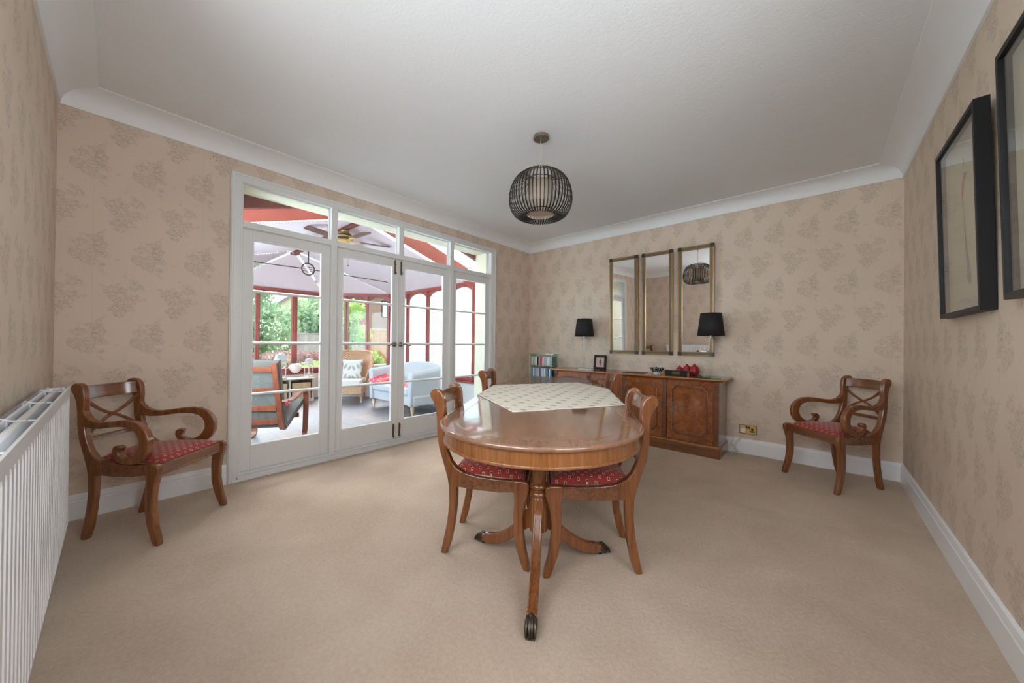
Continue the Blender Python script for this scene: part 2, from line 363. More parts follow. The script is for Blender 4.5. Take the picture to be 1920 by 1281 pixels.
b = NB(); bx(b, WX0+.05, WX1-.05, -D-.132, -D-.128, WZ0+.05, WZ1-.05); obj('glass', b, 'glass', wf, smooth=0)
b = NB()
for y0, y1, z0, z1 in ((EY0, EY0+.06, WZ0, WZ1), (EY1-.06, EY1, WZ0, WZ1), (EY0, EY1, WZ0, WZ0+.06), (EY0, EY1, WZ1-.06, WZ1)): bx(b, W+.10, W+.16, y0, y1, z0, z1)
wf = struct('window_8', b, 'frame', bev=.004, label='white framed side window beside the camera')  # invented window out of view, lets the side fill lamp in
b = NB(); bx(b, W+.128, W+.132, EY0+.05, EY1-.05, WZ0+.05, WZ1-.05); obj('glass', b, 'glass', wf, smooth=0)
# cove along the ceiling: concave profile from wall (2.60) out to the ceiling (.16)
def cove(pA, pB, inn, mA, mB, name):
    P = [(0, HW-.012), (.012, HW-.012), (.014, HW)]
    for i in range(9):
        a = i/8*math.pi/2; P.append((.014+.122*(1-math.cos(a)), HW+.002+.09*math.sin(a)))
    P += [(.15, HC-.006), (.165, HC-.004), (.165, HC), (0, HC)]
    b = NB(); pA = Vector(pA); pB = Vector(pB); inn = Vector(inn); d = (pB-pA).normalized()
    A = [b.verts.new(pA+inn*u+d*(u*mA)+Vector((0, 0, z))) for u, z in P]; B = [b.verts.new(pB+inn*u-d*(u*mB)+Vector((0, 0, z))) for u, z in P]
    n = len(P); b.faces.new(A[::-1]); b.faces.new(B)
    for i in range(n): b.faces.new((A[i], A[(i+1) % n], B[(i+1) % n], B[i]))
    struct(name, b, 'plaster', smooth=30, label='white coved cornice')
cove((0, -D, 0), (0, 0, 0), (1, 0, 0), 1, 1, 'trim_1'); cove((0, 0, 0), (W, 0, 0), (0, -1, 0), 1, 1, 'trim_2')
cove((W, 0, 0), (W, -D, 0), (-1, 0, 0), 1, 1, 'trim_3'); cove((W, -D, 0), (0, -D, 0), (0, 1, 0), 1, 1, 'trim_4')
def skirt(pA, pB, inn, mA, mB, name):
    P = [(0, 0), (.018, 0), (.018, .112), (.014, .118), (.016, .124), (.012, .150), (.006, .156), (0, .157)]
    b = NB(); pA = Vector(pA); pB = Vector(pB); inn = Vector(inn); d = (pB-pA).normalized()
    A = [b.verts.new(pA+inn*u+d*(u*mA)+Vector((0, 0, z))) for u, z in P]; B = [b.verts.new(pB+inn*u-d*(u*mB)+Vector((0, 0, z))) for u, z in P]
    n = len(P); b.faces.new(A[::-1]); b.faces.new(B)
    for i in range(n): b.faces.new((A[i], A[(i+1) % n], B[(i+1) % n], B[i]))
    struct(name, b, 'gloss', smooth=20, label='white moulded skirting board')
skirt((0, -D, 0), (0, -3.83, 0), (1, 0, 0), 1, 0, 'baseboard_west'); skirt((0, -.8, 0), (0, 0, 0), (1, 0, 0), 0, 1, 'baseboard_west.001')
skirt((0, 0, 0), (W, 0, 0), (0, -1, 0), 1, 1, 'baseboard_north'); skirt((W, 0, 0), (W, -D, 0), (-1, 0, 0), 1, 1, 'baseboard_east'); skirt((W, -D, 0), (0, -D, 0), (0, 1, 0), 1, 1, 'baseboard_south')

# ================================================================== GLAZED DOOR SCREEN
b = NB()   # architrave: mitred two-step casing
def casing(b, y0, y1, z1, w_, d):
    P = [(y0, 0), (y0, z1), (y1, z1), (y1, 0), (y1-w_, 0), (y1-w_, z1-w_), (y0+w_, z1-w_), (y0+w_, 0)]
    prism(b, P, lambda s, t, q: (q, s, t), 0, d)
casing(b, -3.828, -.80, 2.49, .068, .02); casing(b, -3.822, -.806, 2.484, .016, .028)
struct('trim_5', b, 'frame', bev=.003, label='white architrave around the glazed door screen')
b = NB()   # fixed frame: jambs, head, transom rail, mullions, sill
bx(b, -.071, .0122, -3.79, -3.744, 0, 2.45); bx(b, -.071, .0122, -.892, -.84, 0, 2.45); bx(b, -.0705, .0116, -3.76, -.87, 2.424, 2.46)
bx(b, -.0695, .0092, -3.75, -.88, 2.062, 2.114)
bx(b, -.07, .010, -3.06, -3.004, 0, 2.43); bx(b, -.07, .010, -1.624, -1.564, 0, 2.43); bx(b, -.07, .010, -2.343, -2.282, 2.11, 2.43)
bx(b, -.09, .020, -3.775, -.865, 0, .044); bx(b, -.0905, .0155, -3.77, -.87, .044, .066); bx(b, -.02, .031, -3.80, -.82, 0, .022)
fr = struct('door_frame', b, 'frame', bev=.005, label='white timber frame with sill, transom rail and mullions of the garden doors')
LV = [('window_1', -3.744, -3.06, -3.672, -3.130, 'left fixed glazed panel of the screen, nearest the armchair'), ('door_1', -3.004, -2.3345, -2.940, -2.396, 'left opening leaf of the french doors'),
      ('door_2', -2.3335, -1.624, -2.250, -1.700, 'right opening leaf of the french doors'), ('window_2', -1.564, -.892, -1.506, -.964, 'right fixed glazed panel of the screen')]
for nm, y0, y1, g0, g1, lb in LV:
    b = NB(); X0, X1 = -.062, -.024
    bx(b, X0, X1, y0, g0, .066, 2.062); bx(b, X0, X1, g1, y1, .066, 2.062); bx(b, X0, X1, g0, g1, .066, .262); bx(b, X0, X1, g0, g1, 1.982, 2.062)
    o = struct(nm, b, 'frame', bev=.002, label=lb)
    b = NB()   # ovolo beads round the glass opening
    for xx in (-.0245,):
        q = .009
        bx(b, X0+.006, xx+.002, g0-.001, g0+q, .262, 1.982); bx(b, X0+.006, xx+.002, g1-q, g1+.001, .262, 1.982)
        bx(b, X0+.006, xx+.002, g0, g1, .261, .262+q); bx(b, X0+.006, xx+.002, g0, g1, 1.982-q, 1.983)
    obj('glazing_bead', b, 'gloss', o, .004)
    for z in (.691, 1.119, 1.552):
        b = NB(); P = [(-.055, -.006), (-.040, -.013), (-.034, -.013), (-.022, -.006), (-.022, .006), (-.034, .013), (-.040, .013), (-.055, .006)]
        prism(b, P, lambda s, t, q: (s, q, z+t), g0-.004, g1+.004); obj('glazing_bar', b, 'gloss', o, 0)
    b = NB(); bx(b, -.045, -.041, g0-.003, g1+.003, .258, 1.986); obj('glass', b, 'glass', o, smooth=0)
    if nm.startswith('door'):
        s = -1 if nm == 'door_1' else 1; hy = -2.3715 if s < 0 else -2.2965
        b = NB(); tube(b, [(-.025, hy, 1.112), (-.013, hy, 1.112)], .027, 24); tube(b, [(-.016, hy, 1.112), (.014, hy, 1.112)], .009, 12)
        h = obj('handle_rose', b, 'chrome', o, .002); h['label'] = 'round chrome rose of the door handle'
        b = NB(); tube(b, [(.012, hy, 1.112), (.020, hy+s*.012, 1.113), (.021, hy+s*.035, 1.117), (.020, hy+s*.06, 1.110), (.020, hy+s*.085, 1.100), (.018, hy+s*.108, 1.100)], [.009, .009, .0075, .007, .0075, .008], 10)
        obj('lever', b, 'chrome', h)
        for z0, z1, mt in ((.082, .232, 'oldbrass'), (1.895, 2.045, 'oldbrass')):
            b = NB(); bx(b, -.0245, -.020, hy-.010, hy+.010, z0, z1); q = obj('bolt_plate', b, mt, o, .0015)
            b = NB(); tube(b, [(-.013, hy, z0-.010 if z0 < 1 else z0+.01), (-.013, hy, z1-.012 if z0 < 1 else z1+.012)], .0045, 8)
            zk = z1-.018 if z0 < 1 else z0+.018
            tube(b, [(-.018, hy, zk), (.002, hy, zk)], .0065, 10); bx(b, -.02, -.008, hy-.009, hy+.009, z0+.004, z0+.016); bx(b, -.02, -.008, hy-.009, hy+.009, z1-.05, z1-.04)
            obj('sliding_bolt', b, mt, q)
b = NB(); bx(b, -.024, -.016, -2.342, -2.328, .066, 2.062); obj('cover_strip', b, 'frame', bpy.data.objects['door_2'], .004)
TL = [(-3.744, -3.06), (-3.004, -2.343), (-2.282, -1.624), (-1.564, -.892)]
for i, (y0, y1) in enumerate(TL):
    b = NB(); bx(b, -.058, -.044, y0, y0+.008, 2.114, 2.424); bx(b, -.058, -.044, y1-.008, y1, 2.114, 2.424); bx(b, -.058, -.044, y0, y1, 2.114, 2.122); bx(b, -.058, -.044, y0, y1, 2.416, 2.424)
    o = struct('window_%d' % (i+3), b, 'gloss', bev=.002, label='fixed transom light of the door screen')
    b = NB(); bx(b, -.053, -.049, y0+.004, y1-.004, 2.118, 2.42); obj('glass', b, 'glass', o, smooth=0)
b = NB()   # cream outer reveal
bx(b, -.30, -.075, OY0-.01, OY0+.025, -.1, 2.46); bx(b, -.30, -.075, -.91, -.84, -.1, 2.46); bx(b, -.30, -.075, OY0, OY1, 2.432, 2.47)
struct('trim_6', b, 'cream', label='cream painted outer reveal of the door opening')
b = NB(); bx(b, -.32, -.23, OY0, OY1, -.15, .0); struct('trim_7', b, 'stone', label='door step down to the conservatory')
b = NB(); bx(b, -.30, -.23, -6, OY0, -.2, 3.4); bx(b, -.30, -.23, OY1, 1.5, -.2, 3.4); bx(b, -.30, -.23, OY0, OY1, 2.46, 3.4)
struct('wall_outside', b, 'cream', smooth=0, label='cream rendered outer face of the house wall')

# ================================================================== RADIATOR
rd = thing('radiator', 'white finned panel radiator on the left wall under wallpaper', 'radiator', (.70, -D, 0))
RX1 = 2.0
def finned(y0, y1, z0, z1, x0, x1):
    b = NB(); n = int((x1-x0)/.048); P = []
    for i in range(n):
        x = x0+(x1-x0)*i/n; k = (x1-x0)/n
        P += [(x, 0), (x+k*.16, 0), (x+k*.34, 1), (x+k*.82, 1)]
    P.append((x1, 0))
    zs = [z0, z0+.018, z0+.028, z1-.060, z1-.045, z1-.004, z1]
    rows = []
    for j, z in enumerate(zs):
        rows.append([b.verts.new((x, y1-(.016*(1-q) if 2 <= j <= 3 else (0 if j in (1, 4, 5) else .004)), z)) for x, q in P])
    for a, c in zip(rows, rows[1:]):
        for i in range(len(P)-1): b.faces.new((a[i], a[i+1], c[i+1], c[i]))
    bk = [[b.verts.new((x, y0, z)) for x, q in (P[0], P[-1])] for z in (z0, z1)]
    b.faces.new((bk[0][0], bk[0][1], bk[1][1], bk[1][0]))
    return b
o = obj('front_panel', finned(.080, .102, .195, .905, 0, RX1), 'rad', rd, smooth=0)
o = obj('rear_panel', finned(.024, .040, .20, .905, .02, RX1-.02), 'rad', rd, smooth=0)
b = NB()   # convector fins between the panels
n = 60; P = [(.06+(RX1-.12)*i/n, .043 if i % 2 else .078) for i in range(n+1)]
for (xa, ya), (xb, yb) in zip(P, P[1:]):
    v = [b.verts.new(p) for p in ((xa, ya, .26), (xb, yb, .26), (xb, yb, .86), (xa, ya, .86))]; b.faces.new(v)
o = obj('convector_fins', b, 'rad', rd, smooth=0); sm = o.modifiers.new('s', 'SOLIDIFY'); sm.thickness = .0012
b = NB()
for z in (.885, .225): tube(b, [(.02, .034, z), (.02, .088, z)], .014, 12); tube(b, [(.06, .06, z), (RX1-.06, .06, z)], .012, 8)
bx(b, .0, .012, .036, .09, .80, .885)
obj('end_connector', b, 'rad', rd, .003)
for x in (.19, .62, 1.05, 1.5):
    b = NB(); tube(b, [(x, .024, .893), (x, .030, .907), (x+.01, .05, .9), (x+.02, .094, .897)], .0026, 6); tube(b, [(x, .03, .905), (x, .041, .905), (x, .043, .82)], .0022, 6)
    obj('retaining_clip', b, 'rad', rd)
b = NB(); tube(b, [(.06, .06, .225), (.06, .06, .0)], .0075, 10); bx(b, .045, .075, .04, .08, .17, .21); obj('pipe', b, 'rad', rd, .002)
b = NB(); tube(b, [(RX1-.06, .06, .225), (RX1-.06, .06, .0)], .0075, 10); obj('pipe', b, 'rad', rd)
for x in (.3, 1.7):
    b = NB(); bx(b, x, x+.03, .002, .03, .25, .85); obj('wall_bracket', b, 'rad', rd, .002)

# ================================================================== DINING CHAIRS
POST = [(.004, 0), (.022, .082), (.041, .171), (.052, .269), (.050, .366), (.040, .413), (.017, .482), (-.012, .564), (-.026, .649), (-.028, .722), (-.034, .775), (-.050, .815), (-.066, .836), (-.072, .852), (-.069, .868), (-.058, .881), (-.042, .887), (-.022, .884), (-.004, .874), (.008, .856), (.015, .83), (.018, .774), (.013, .701), (.016, .652), (.028, .593), (.041, .546), (.064, .5), (.094, .470), (.135, .452), (.135, .372), (.097, .368), (.096, .32), (.094, .263), (.082, .165), (.063, .066), (.038, 0)]
RAIL = [(.125, .453), (.16, .444), (.228, .437), (.33, .438), (.43, .444), (.43, .387), (.341, .374), (.216, .368), (.125, .370)]
FLEG = [(.405, .442), (.44, .447), (.47, .448), (.488, .444), (.497, .430), (.496, .398), (.476, .333), (.466, .263), (.467, .196), (.479, .109), (.496, .046), (.505, 0), (.472, 0), (.453, .046), (.431, .111), (.417, .188), (.415, .278), (.421, .345), (.415, .39)]
ARM = [(.004, .752), (.022, .712), (.045, .687), (.078, .672), (.12, .668), (.18, .674), (.251, .684), (.30, .686), (.345, .679), (.383, .660), (.412, .635), (.430, .602), (.437, .565), (.432, .520), (.415, .483), (.388, .458), (.350, .443), (.30, .438), (.26, .441), (.235, .455), (.214, .482), (.205, .508), (.208, .528), (.220, .541), (.238, .543), (.254, .537), (.258, .527), (.247, .517), (.243, .505), (.249, .490), (.262, .479), (.285, .472), (.312, .474), (.340, .489), (.362, .515), (.374, .545), (.373, .580), (.360, .610), (.338, .630), (.30, .645), (.25, .648), (.19, .643), (.119, .633), (.06, .634), (.0, .645), (-.02, .66), (-.02, .72)]
YR, YF = .158, .236
def make_chair(name, label, cat, arms=False, group=None):
    t = thing(name, label, cat, group=group)
    TH = .034
    for sgn in (-1, 1):
        ang = math.atan2(YF-YR, .47)
        def fn(s, z, q, sgn=sgn, ang=ang):
            x = -.235+s*math.cos(ang)-q*math.sin(ang)*1; y = sgn*(YR+s*math.sin(ang)+q*math.cos(ang)); return (x, y, z)
        b = NB(); prism(b, POST, fn, -TH/2, TH/2); obj('back_leg', b, 'wood', t, .007, smooth=45, seg=3)
        b = NB(); prism(b, RAIL, fn, -TH/2+.003, TH/2-.003); obj('side_rail', b, 'woodx', t, .003, smooth=45)
        b = NB(); prism(b, FLEG, fn, -TH/2, TH/2); obj('front_leg', b, 'wood', t, .007, smooth=45, seg=3)
        if arms:
            b = NB(); prism(b, ARM, fn, -TH/2-.001, TH/2+.001); obj('arm', b, 'wood', t, .006, smooth=45, seg=3)
    yi = YR-.012
    # crest rail, slightly bowed backward
    b = NB(); n = 12
    def crest(b, z0, z1, th, xo, y0, y1, bow=.018):
        rows = []
        for i in range(n+1):
            y = y0+(y1-y0)*i/n; bw = bow*(1-(2*i/n-1)**2); x0 = -.235+xo-bw
            rows.append([b.verts.new(p) for p in ((x0-th/2-.010*1, y, z1), (x0+th/2-.010, y, z1), (x0+th/2, y, z0), (x0-th/2, y, z0))])
        for a, c in zip(rows, rows[1:]):
            for k in range(4): b.faces.new((a[k], a[(k+1) % 4], c[(k+1) % 4], c[k]))
        b.faces.new(rows[0][::-1]); b.faces.new(rows[-1])
    crest(b, .792, .868, .022, -.012, -yi, yi); o = obj('crest_rail', b, 'woodx', t, .004, smooth=30)
    b = NB(); crest(b, .800, .8025, .0232, -.0125, -yi+.004, yi-.004); crest(b, .857, .8595, .0232, -.0195, -yi+.004, yi-.004); obj('inlay_line', b, 'inlay', o, smooth=0)
    # cross brace
    b = NB()
    for s in (-1, 1):
        pts = [(-.235+.000-.010*math.sin(math.pi*k/8), s*(-yi+2*yi*k/8), .785-.205*k/8-.012*math.sin(2*math.pi*k/8)) for k in range(9)]
        path = [(p, (1, 0, 0), (0, s*.55, .84)) for p in pts]; sweep(b, path, [(-.007, -.008), (.007, -.008), (.007, .008), (-.007, .008)])
    obj('cross_brace', b, 'woodx', t, .002)
    b = NB(); pth = [((-.235+.022, -yi+2*yi*k/4, .567), (1, 0, 0), (0, 0, 1)) for k in range(5)]
    sweep(b, pth, [(-.008, -.013), (.006, -.013), (.008, -.0105), (.006, -.008), (.008, -.0045), (.006, -.002), (.008, .0015), (.006, .004), (.008, .008), (.006, .013), (-.008, .013)])
    obj('lower_back_rail', b, 'woodx', t, smooth=20)
    b = NB(); bx(b, .215, .237, -YF+.02, YF-.02, .385, .440); bx(b, .211, .241, -YF+.02, YF-.02, .377, .387); obj('front_rail', b, 'woodx', t, .003)
    b = NB(); bx(b, -.165, -.145, -yi-.016, yi+.016, .380, .445); obj('back_rail', b, 'woodx', t, .003)
    # drop-in seat cushion
    b = NB(); nx, ny = 16, 16; x0, x1 = -.168, .226; top = []; bot = []
    for i in range(nx+1):
        u = i/nx; x = x0+(x1-x0)*u; hw = .150+(.213-.150)*u; r1 = []; r2 = []
        for j in range(ny+1):
            v = 2*j/ny-1; q = (1-abs(2*u-1)**5)*(1-abs(v)**5); h = .030*q**.45+.012*(1-(2*u-1)**2)*(1-v*v)
            sh = 1-.02*(1-q); xx = x
            # round plan corners a little
            if arms and False: pass
            r1.append(b.verts.new((xx, v*hw*sh, .449+h))); r2.append(b.verts.new((xx, v*hw*sh, .437)))
        top.append(r1); bot.append(r2)
    for i in range(nx):
        for j in range(ny):
            b.faces.new((top[i][j], top[i+1][j], top[i+1][j+1], top[i][j+1])); b.faces.new((bot[i][j], bot[i][j+1], bot[i+1][j+1], bot[i+1][j]))
    for i in range(nx):
        b.faces.new((top[i][0], bot[i][0], bot[i+1][0], top[i+1][0])); b.faces.new((top[i][ny], top[i+1][ny], bot[i+1][ny], bot[i][ny]))
    for j in range(ny):
        b.faces.new((top[0][j], top[0][j+1], bot[0][j+1], bot[0][j])); b.faces.new((top[nx][j], bot[nx][j], bot[nx][j+1], top[nx][j+1]))
    o = obj('seat_cushion', b, 'red', t, smooth=60); o['label'] = 'red woven seat cushion with small cream squares'
    return t
def place(t, fx, fy, deg, anchor):
    """put the chair facing deg so that local anchor lands on (fx,fy)"""
    a = R(deg); ax, ay = anchor
    t.location = (fx-(ax*math.cos(a)-ay*math.sin(a)), fy-(ax*math.sin(a)+ay*math.cos(a)), 0); t.rotation_euler = (0, 0, a)
GD = 'dining chairs around the table'
RN = (-.235, -YR-.017); LNn = (-.235, YR+.017)
c1 = make_chair('dining_chair', 'yew dining chair with red seat at the near left side of the table', 'chair', group=GD); place(c1, 1.985, -3.247, 32.5, RN)
c2 = dup(c1, (0, 0, 0), 0, 'yew dining chair with red seat at the near right side of the table'); place(c2, 2.874, -2.680, 216.5, LNn)
c3 = dup(c1, (0, 0, 0), 0, 'yew dining chair at the far left of the table, its back against the glazed doors'); place(c3, 1.225, -2.180, 29, RN)
c4 = dup(c1, (0, 0, 0), 0, 'yew dining chair at the far right of the table, in front of the sideboard'); place(c4, 2.200, -1.570, 217, LNn)
GA = 'scroll arm chairs against the walls'
a1 = make_chair('scroll_armchair', 'yew armchair with scrolled arms between the radiator and the garden doors', 'armchair', True, GA); place(a1, .385, -4.545, 44.5, RN)
a2 = dup(a1, (0, 0, 0), 0, 'yew armchair with scrolled arms in the far right corner of the room'); place(a2, 3.925, -.350, 225.5, LNn)

# ================================================================== DINING TABLE
TA = R(123); TC = (1.977, -2.252)
tb = thing('dining_table', 'long oval yew dining table on two pedestals with brass lion paw feet', 'table', (TC[0], TC[1], 0), TA)
TEND, TSTR, TAb = .503, .873, .500     # semicircular ends and a straight middle
def sup(d, n=96):
    out = []
    for i in range(n):
        th = 2*math.pi*(i+.5)/n; c, s = math.cos(th), math.sin(th)
        out.append((math.copysign(abs(c)*(TEND-d)+TSTR, c), s*(TAb-d)))
    return out
def rings(b, prof, capt=True, capb=True):
    rs = []
    for d, z in prof: rs.append([b.verts.new((x, y, z)) for x, y in sup(d)])
    n = len(rs[0])
    for A, B in zip(rs, rs[1:]):
        for i in range(n): b.faces.new((A[i], A[(i+1) % n], B[(i+1) % n], B[i]))
    if capt: b.faces.new(rs[0])
    if capb: b.faces.new(rs[-1][::-1])
b = NB(); rings(b, [(.012, .760), (.005, .7585), (.001, .754), (0, .749), (.002, .743), (.009, .738), (.013, .735)]); o = obj('tabletop', b, 'top', tb, smooth=50)
b = NB(); rings(b, [(.0700, .7604), (.0722, .7604)], False, False); rings(b, [(.0770, .7604), (.0785, .7604)], False, False); obj('stringing_line', b, 'cabedge', o, smooth=0)
b = NB(); rings(b, [(.020, .736), (.022, .735), (.022, .682), (.018, .680), (.016, .675), (.017, .670), (.021, .667), (.042, .667), (.042, .735)], False, False); obj('apron', b, 'apron', tb, smooth=40)
b = NB(); rings(b, [(.03, .735), (.03, .728)]); obj('underframe', b, 'cabw', tb, smooth=40)
def sabre(b, w0=.035):
    T = [(.030, .335), (.046, .318), (.062, .290), (.090, .250), (.119, .212), (.171, .162), (.215, .126), (.258, .098), (.30, .078), (.341, .065), (.372, .060)]
    Bm = [(.030, .215), (.046, .205), (.062, .192), (.090, .168), (.118, .145), (.150, .115), (.178, .092), (.218, .066), (.257, .045), (.30, .030), (.341, .022), (.372, .022)]
    prism(b, T+Bm[::-1], lambda s, t, q: (s, q, t), -w0/1.6, w0/1.6)
def paw(b):
    # knuckled claw toe cap
    secs = [(.360, .0215, .060, .020), (.366, .0225, .064, .016), (.380, .0235, .062, .008), (.396, .0235, .054, .002), (.410, .021, .042, .001), (.420, .015, .026, .001)]
    n = 20; rs = []
    for x, hw, zt, zb in secs:
        r = []
        for i in range(n):
            a = 2*math.pi*i/n; kn = 1+(.10*math.cos(a*8) if math.sin(a) > -.2 else 0)
            r.append(b.verts.new((x, hw*math.cos(a)*kn, (zt+zb)/2+(zt-zb)/2*math.sin(a)*kn)))
        rs.append(r)
    for A, B in zip(rs, rs[1:]):
        for i in range(n): b.faces.new((A[i], A[(i+1) % n], B[(i+1) % n], B[i]))
    b.faces.new(rs[0][::-1]); b.faces.new(rs[-1])
    for k in range(-1, 3):
        y = (k-.5)*.011; tube(b, [(.376, y*.8, .056), (.398, y*1.05, .050), (.414, y*1.1, .034), (.425, y*1.0, .014), (.428, y*.9, .003)], [.005, .0065, .0065, .0055, .002], 8)
for sx, base in ((-1, math.pi), (1, 0)):
    px = sx*.894
    b = NB(); lathe(b, [(.050, .735), (.050, .70), (.038, .69), (.0335, .66), (.035, .56), (.0365, .50), (.036, .455), (.034, .448), (.042, .440), (.048, .432), (.048, .424), (.040, .418), (.037, .410), (.044, .402), (.049, .394), (.049, .386), (.043, .380), (.041, .376)], 32, (px, 0, 0)); col = obj('column', b, 'wood', tb, smooth=40)
    b = NB(); n = 72; R0 = []
    zz = [(.041, .378), (.045, .368), (.046, .352), (.046, .22), (.044, .206), (.034, .198), (.012, .196)]
    rs = []
    for k, (r, z) in enumerate(zz):
        rs.append([b.verts.new((px+(r-(.0035 if (2 <= k <= 3 and i % 4 < 2) else 0))*math.cos(2*math.pi*i/n), (r-(.0035 if (2 <= k <= 3 and i % 4 < 2) else 0))*math.sin(2*math.pi*i/n), z)) for i in range(n)])
    for A, B in zip(rs, rs[1:]):
        for i in range(n): b.faces.new((A[i], A[(i+1) % n], B[(i+1) % n], B[i]))
    b.faces.new(rs[0]); b.faces.new(rs[-1][::-1]); obj('reeded_drum', b, 'wood', tb, smooth=30)
    for k in range(3):
        an = base+k*2*math.pi/3
        b = NB(); sabre(b); Mx = Matrix.Translation((px, 0, 0)) @ Matrix.Rotation(an, 4, 'Z'); bmesh.ops.transform(b, matrix=Mx, verts=b.verts)
        lg = obj('sabre_leg', b, 'wood', tb, .004, smooth=45)
        b = NB(); T = [(.065, .290), (.090, .252), (.119, .214), (.171, .164), (.215, .128), (.258, .100), (.30, .080), (.348, .066)]
        for yy in (-.016, .016): tube(b, [(s, yy, z-.001) for s, z in T], .0045, 8)
        bmesh.ops.transform(b, matrix=Mx, verts=b.verts); obj('leg_reeding', b, 'woodx', lg, smooth=60)
        b = NB(); paw(b); bmesh.ops.transform(b, matrix=Mx, verts=b.verts)
        q = obj('paw_foot', b, 'bronze', lg, smooth=50); q['label'] = 'dark bronze lion paw toe cap'
        b = NB(); bmesh.ops.create_uvsphere(b, u_segments=12, v_segments=8, radius=.011, matrix=Mx @ Matrix.Translation((.372, 0, .011))); obj('castor', b, 'black', lg)
# square cloth laid askew, side corners hanging over the edge
b = NB(); A = Vector((2.262, -2.975)); e1 = Vector((.478, .878)).normalized()*1.15; e2 = Vector((-.893, .45)).normalized()*1.20; n = 64; G = []
ca, sa = math.cos(TA), math.sin(TA)
for i in range(n+1):
    row = []
    for j in range(n+1):
        p = A+e1*(i/n)+e2*(j/n); d = p-Vector(TC); x, y = d.x*ca+d.y*sa, -d.x*sa+d.y*ca
        ue = max(abs(x)-TSTR, 0)/TEND; r = math.hypot(ue, y/TAb); z = .7625+.0006*math.sin(i*.9)*math.sin(j*.7)
        z += .0012*math.exp(-((i-n*.5)/1.2)**2)+.0012*math.exp(-((j-n*.33)/1.2)**2)+.0012*math.exp(-((j-n*.66)/1.2)**2)
        if r > 1.0:
            sy = math.copysign(1, y); yb = sy*TAb*math.sqrt(max(0, 1-ue*ue)); over = abs(y-yb); lim = .012
            if over < lim: y = yb+sy*over*.6; z -= over*.6
            else: y = yb+sy*(lim*.6+.004*math.sin(x*30)); z -= lim*.6+(over-lim)
        row.append(b.verts.new((TC[0]+x*ca-y*sa, TC[1]+x*sa+y*ca, z)))
    G.append(row)
for i in range(n):
    for j in range(n): b.faces.new((G[i][j], G[i+1][j], G[i+1][j+1], G[i][j+1]))
o = tag(obj('tablecloth', b, 'cloth', smooth=60), 'square cream cloth with small stars laid askew on the dining table', 'tablecloth')
sm = o.modifiers.new('s', 'SOLIDIFY'); sm.thickness = .0018; sm.offset = 0

# ================================================================== SIDEBOARD
sb = thing('sideboard', 'long burr wood sideboard with four panelled doors against the far wall', 'sideboard', (0, 0, 0))
X0, X1, YFr, YB = .79, 2.775, -.42, -.022
b = NB(); bx(b, X0, X1, YFr+.022, YB, .115, .775); obj('carcass', b, 'cabw', sb, .002)
b = NB(); bx(b, X0-.018, X1+.014, YFr-.016, YB, 0, .100); obj('plinth', b, 'cabw', sb, .003)
b = NB(); bx(b, X0-.012, X1+.009, YFr-.010, YB, .100, .110); bx(b, X0-.005, X1+.004, YFr-.004, YB, .110, .117); obj('plinth_moulding', b, 'cabedge', sb, .004)
b = NB(); bx(b, X0-.05, X1+.055, YFr-.045, YB+.004, .785, .802); bx(b, X0-.04, X1+.045, YFr-.035, YB+.004, .776, .785); bx(b, X0-.026, X1+.03, YFr-.022, YB+.004, .766, .776); o = obj('worktop', b, 'cabw', sb, .004)
b = NB(); bx(b, X0-.051, X1+.0555, YFr-.0462, YFr-.0445, .7865, .8005); obj('top_edge', b, 'cabedge', o, .0005)
cols = [(X0, .835), (1.285, 1.335), (1.755, 1.805), (2.222, 2.268), (2.725, X1)]
for i, (xa, xb) in enumerate(cols):
    b = NB(); bx(b, xa, xb, YFr-.001, YFr+.03, .117, .768); o = obj('pilaster', b, 'cabw', sb, .002)
    b = NB(); k = 4
    for j in range(k):
        xc = xa+(xb-xa)*(j+1)/(k+1); tube(b, [(xc, YFr-.001, .15), (xc, YFr-.001, .735)], .0042, 6)
    obj('reeding', b, 'cabw', o)
for i in range(4):
    xa, xb = cols[i][1]+.003, cols[i+1][0]-.003; xc = (xa+xb)/2
    b = NB(); bx(b, xa, xb, YFr+.006, YFr+.024, .122, .764); d = obj('cabinet_door', b, 'burl', sb, .002)
    u0, u1, v0, v1, rr = xa+.055, xb-.055, .19, .70, .035; P = []
    for cx, cz, a0 in ((u0, v0, 90), (u1, v0, 180), (u1, v1, 270), (u0, v1, 0)):
        for k in range(7):
            a = R(a0-k*15) if False else R(a0-90*k/6+0); P.append((cx, cz, a, k))
    P = []
    for cx, cz, s, e in ((u0, v0, 90, 0), (u1, v0, 180, 90), (u1, v1, 270, 180), (u0, v1, 360, 270)):
        for k in range(7):
            a = R(s+(e-s)*k/6); P.append((cx+rr*math.cos(a), YFr+.004, cz+rr*math.sin(a)))
    b = NB(); tube(b, P, .0055, 8, True); q = obj('panel_moulding', b, 'cabw', d, smooth=60)
    Q = [((x-xc)*.962+xc, YFr+.0045, (z-.445)*.975+.445) for x, y, z in P]; b = NB(); tube(b, Q, .0018, 6, True); obj('moulding_shadow_line', b, 'inlay', q)  # thin dark line just inside the panel moulding
    kx = xa+.012 if i in (1, 3) else xb-.012
    b = NB(); tube(b, [(kx, YFr+.006, .46), (kx, YFr-.012, .46)], .0025, 8); tube(b, [(kx, YFr-.014, .452), (kx+.006, YFr-.014, .446), (kx, YFr-.014, .440), (kx-.006, YFr-.014, .446)], .0016, 6, True)
    bx(b, kx-.004, kx+.004, YFr+.003, YFr+.0065, .445, .47); obj('key', b, 'bronze', d)
    hx = xb+.001 if i in (1, 3) else xa-.001
    for z in (.20, .69):
        b = NB(); tube(b, [(hx, YFr+.004, z-.025), (hx, YFr+.004, z+.025)], .004, 8); obj('hinge', b, 'oldbrass', d)
ST = .802
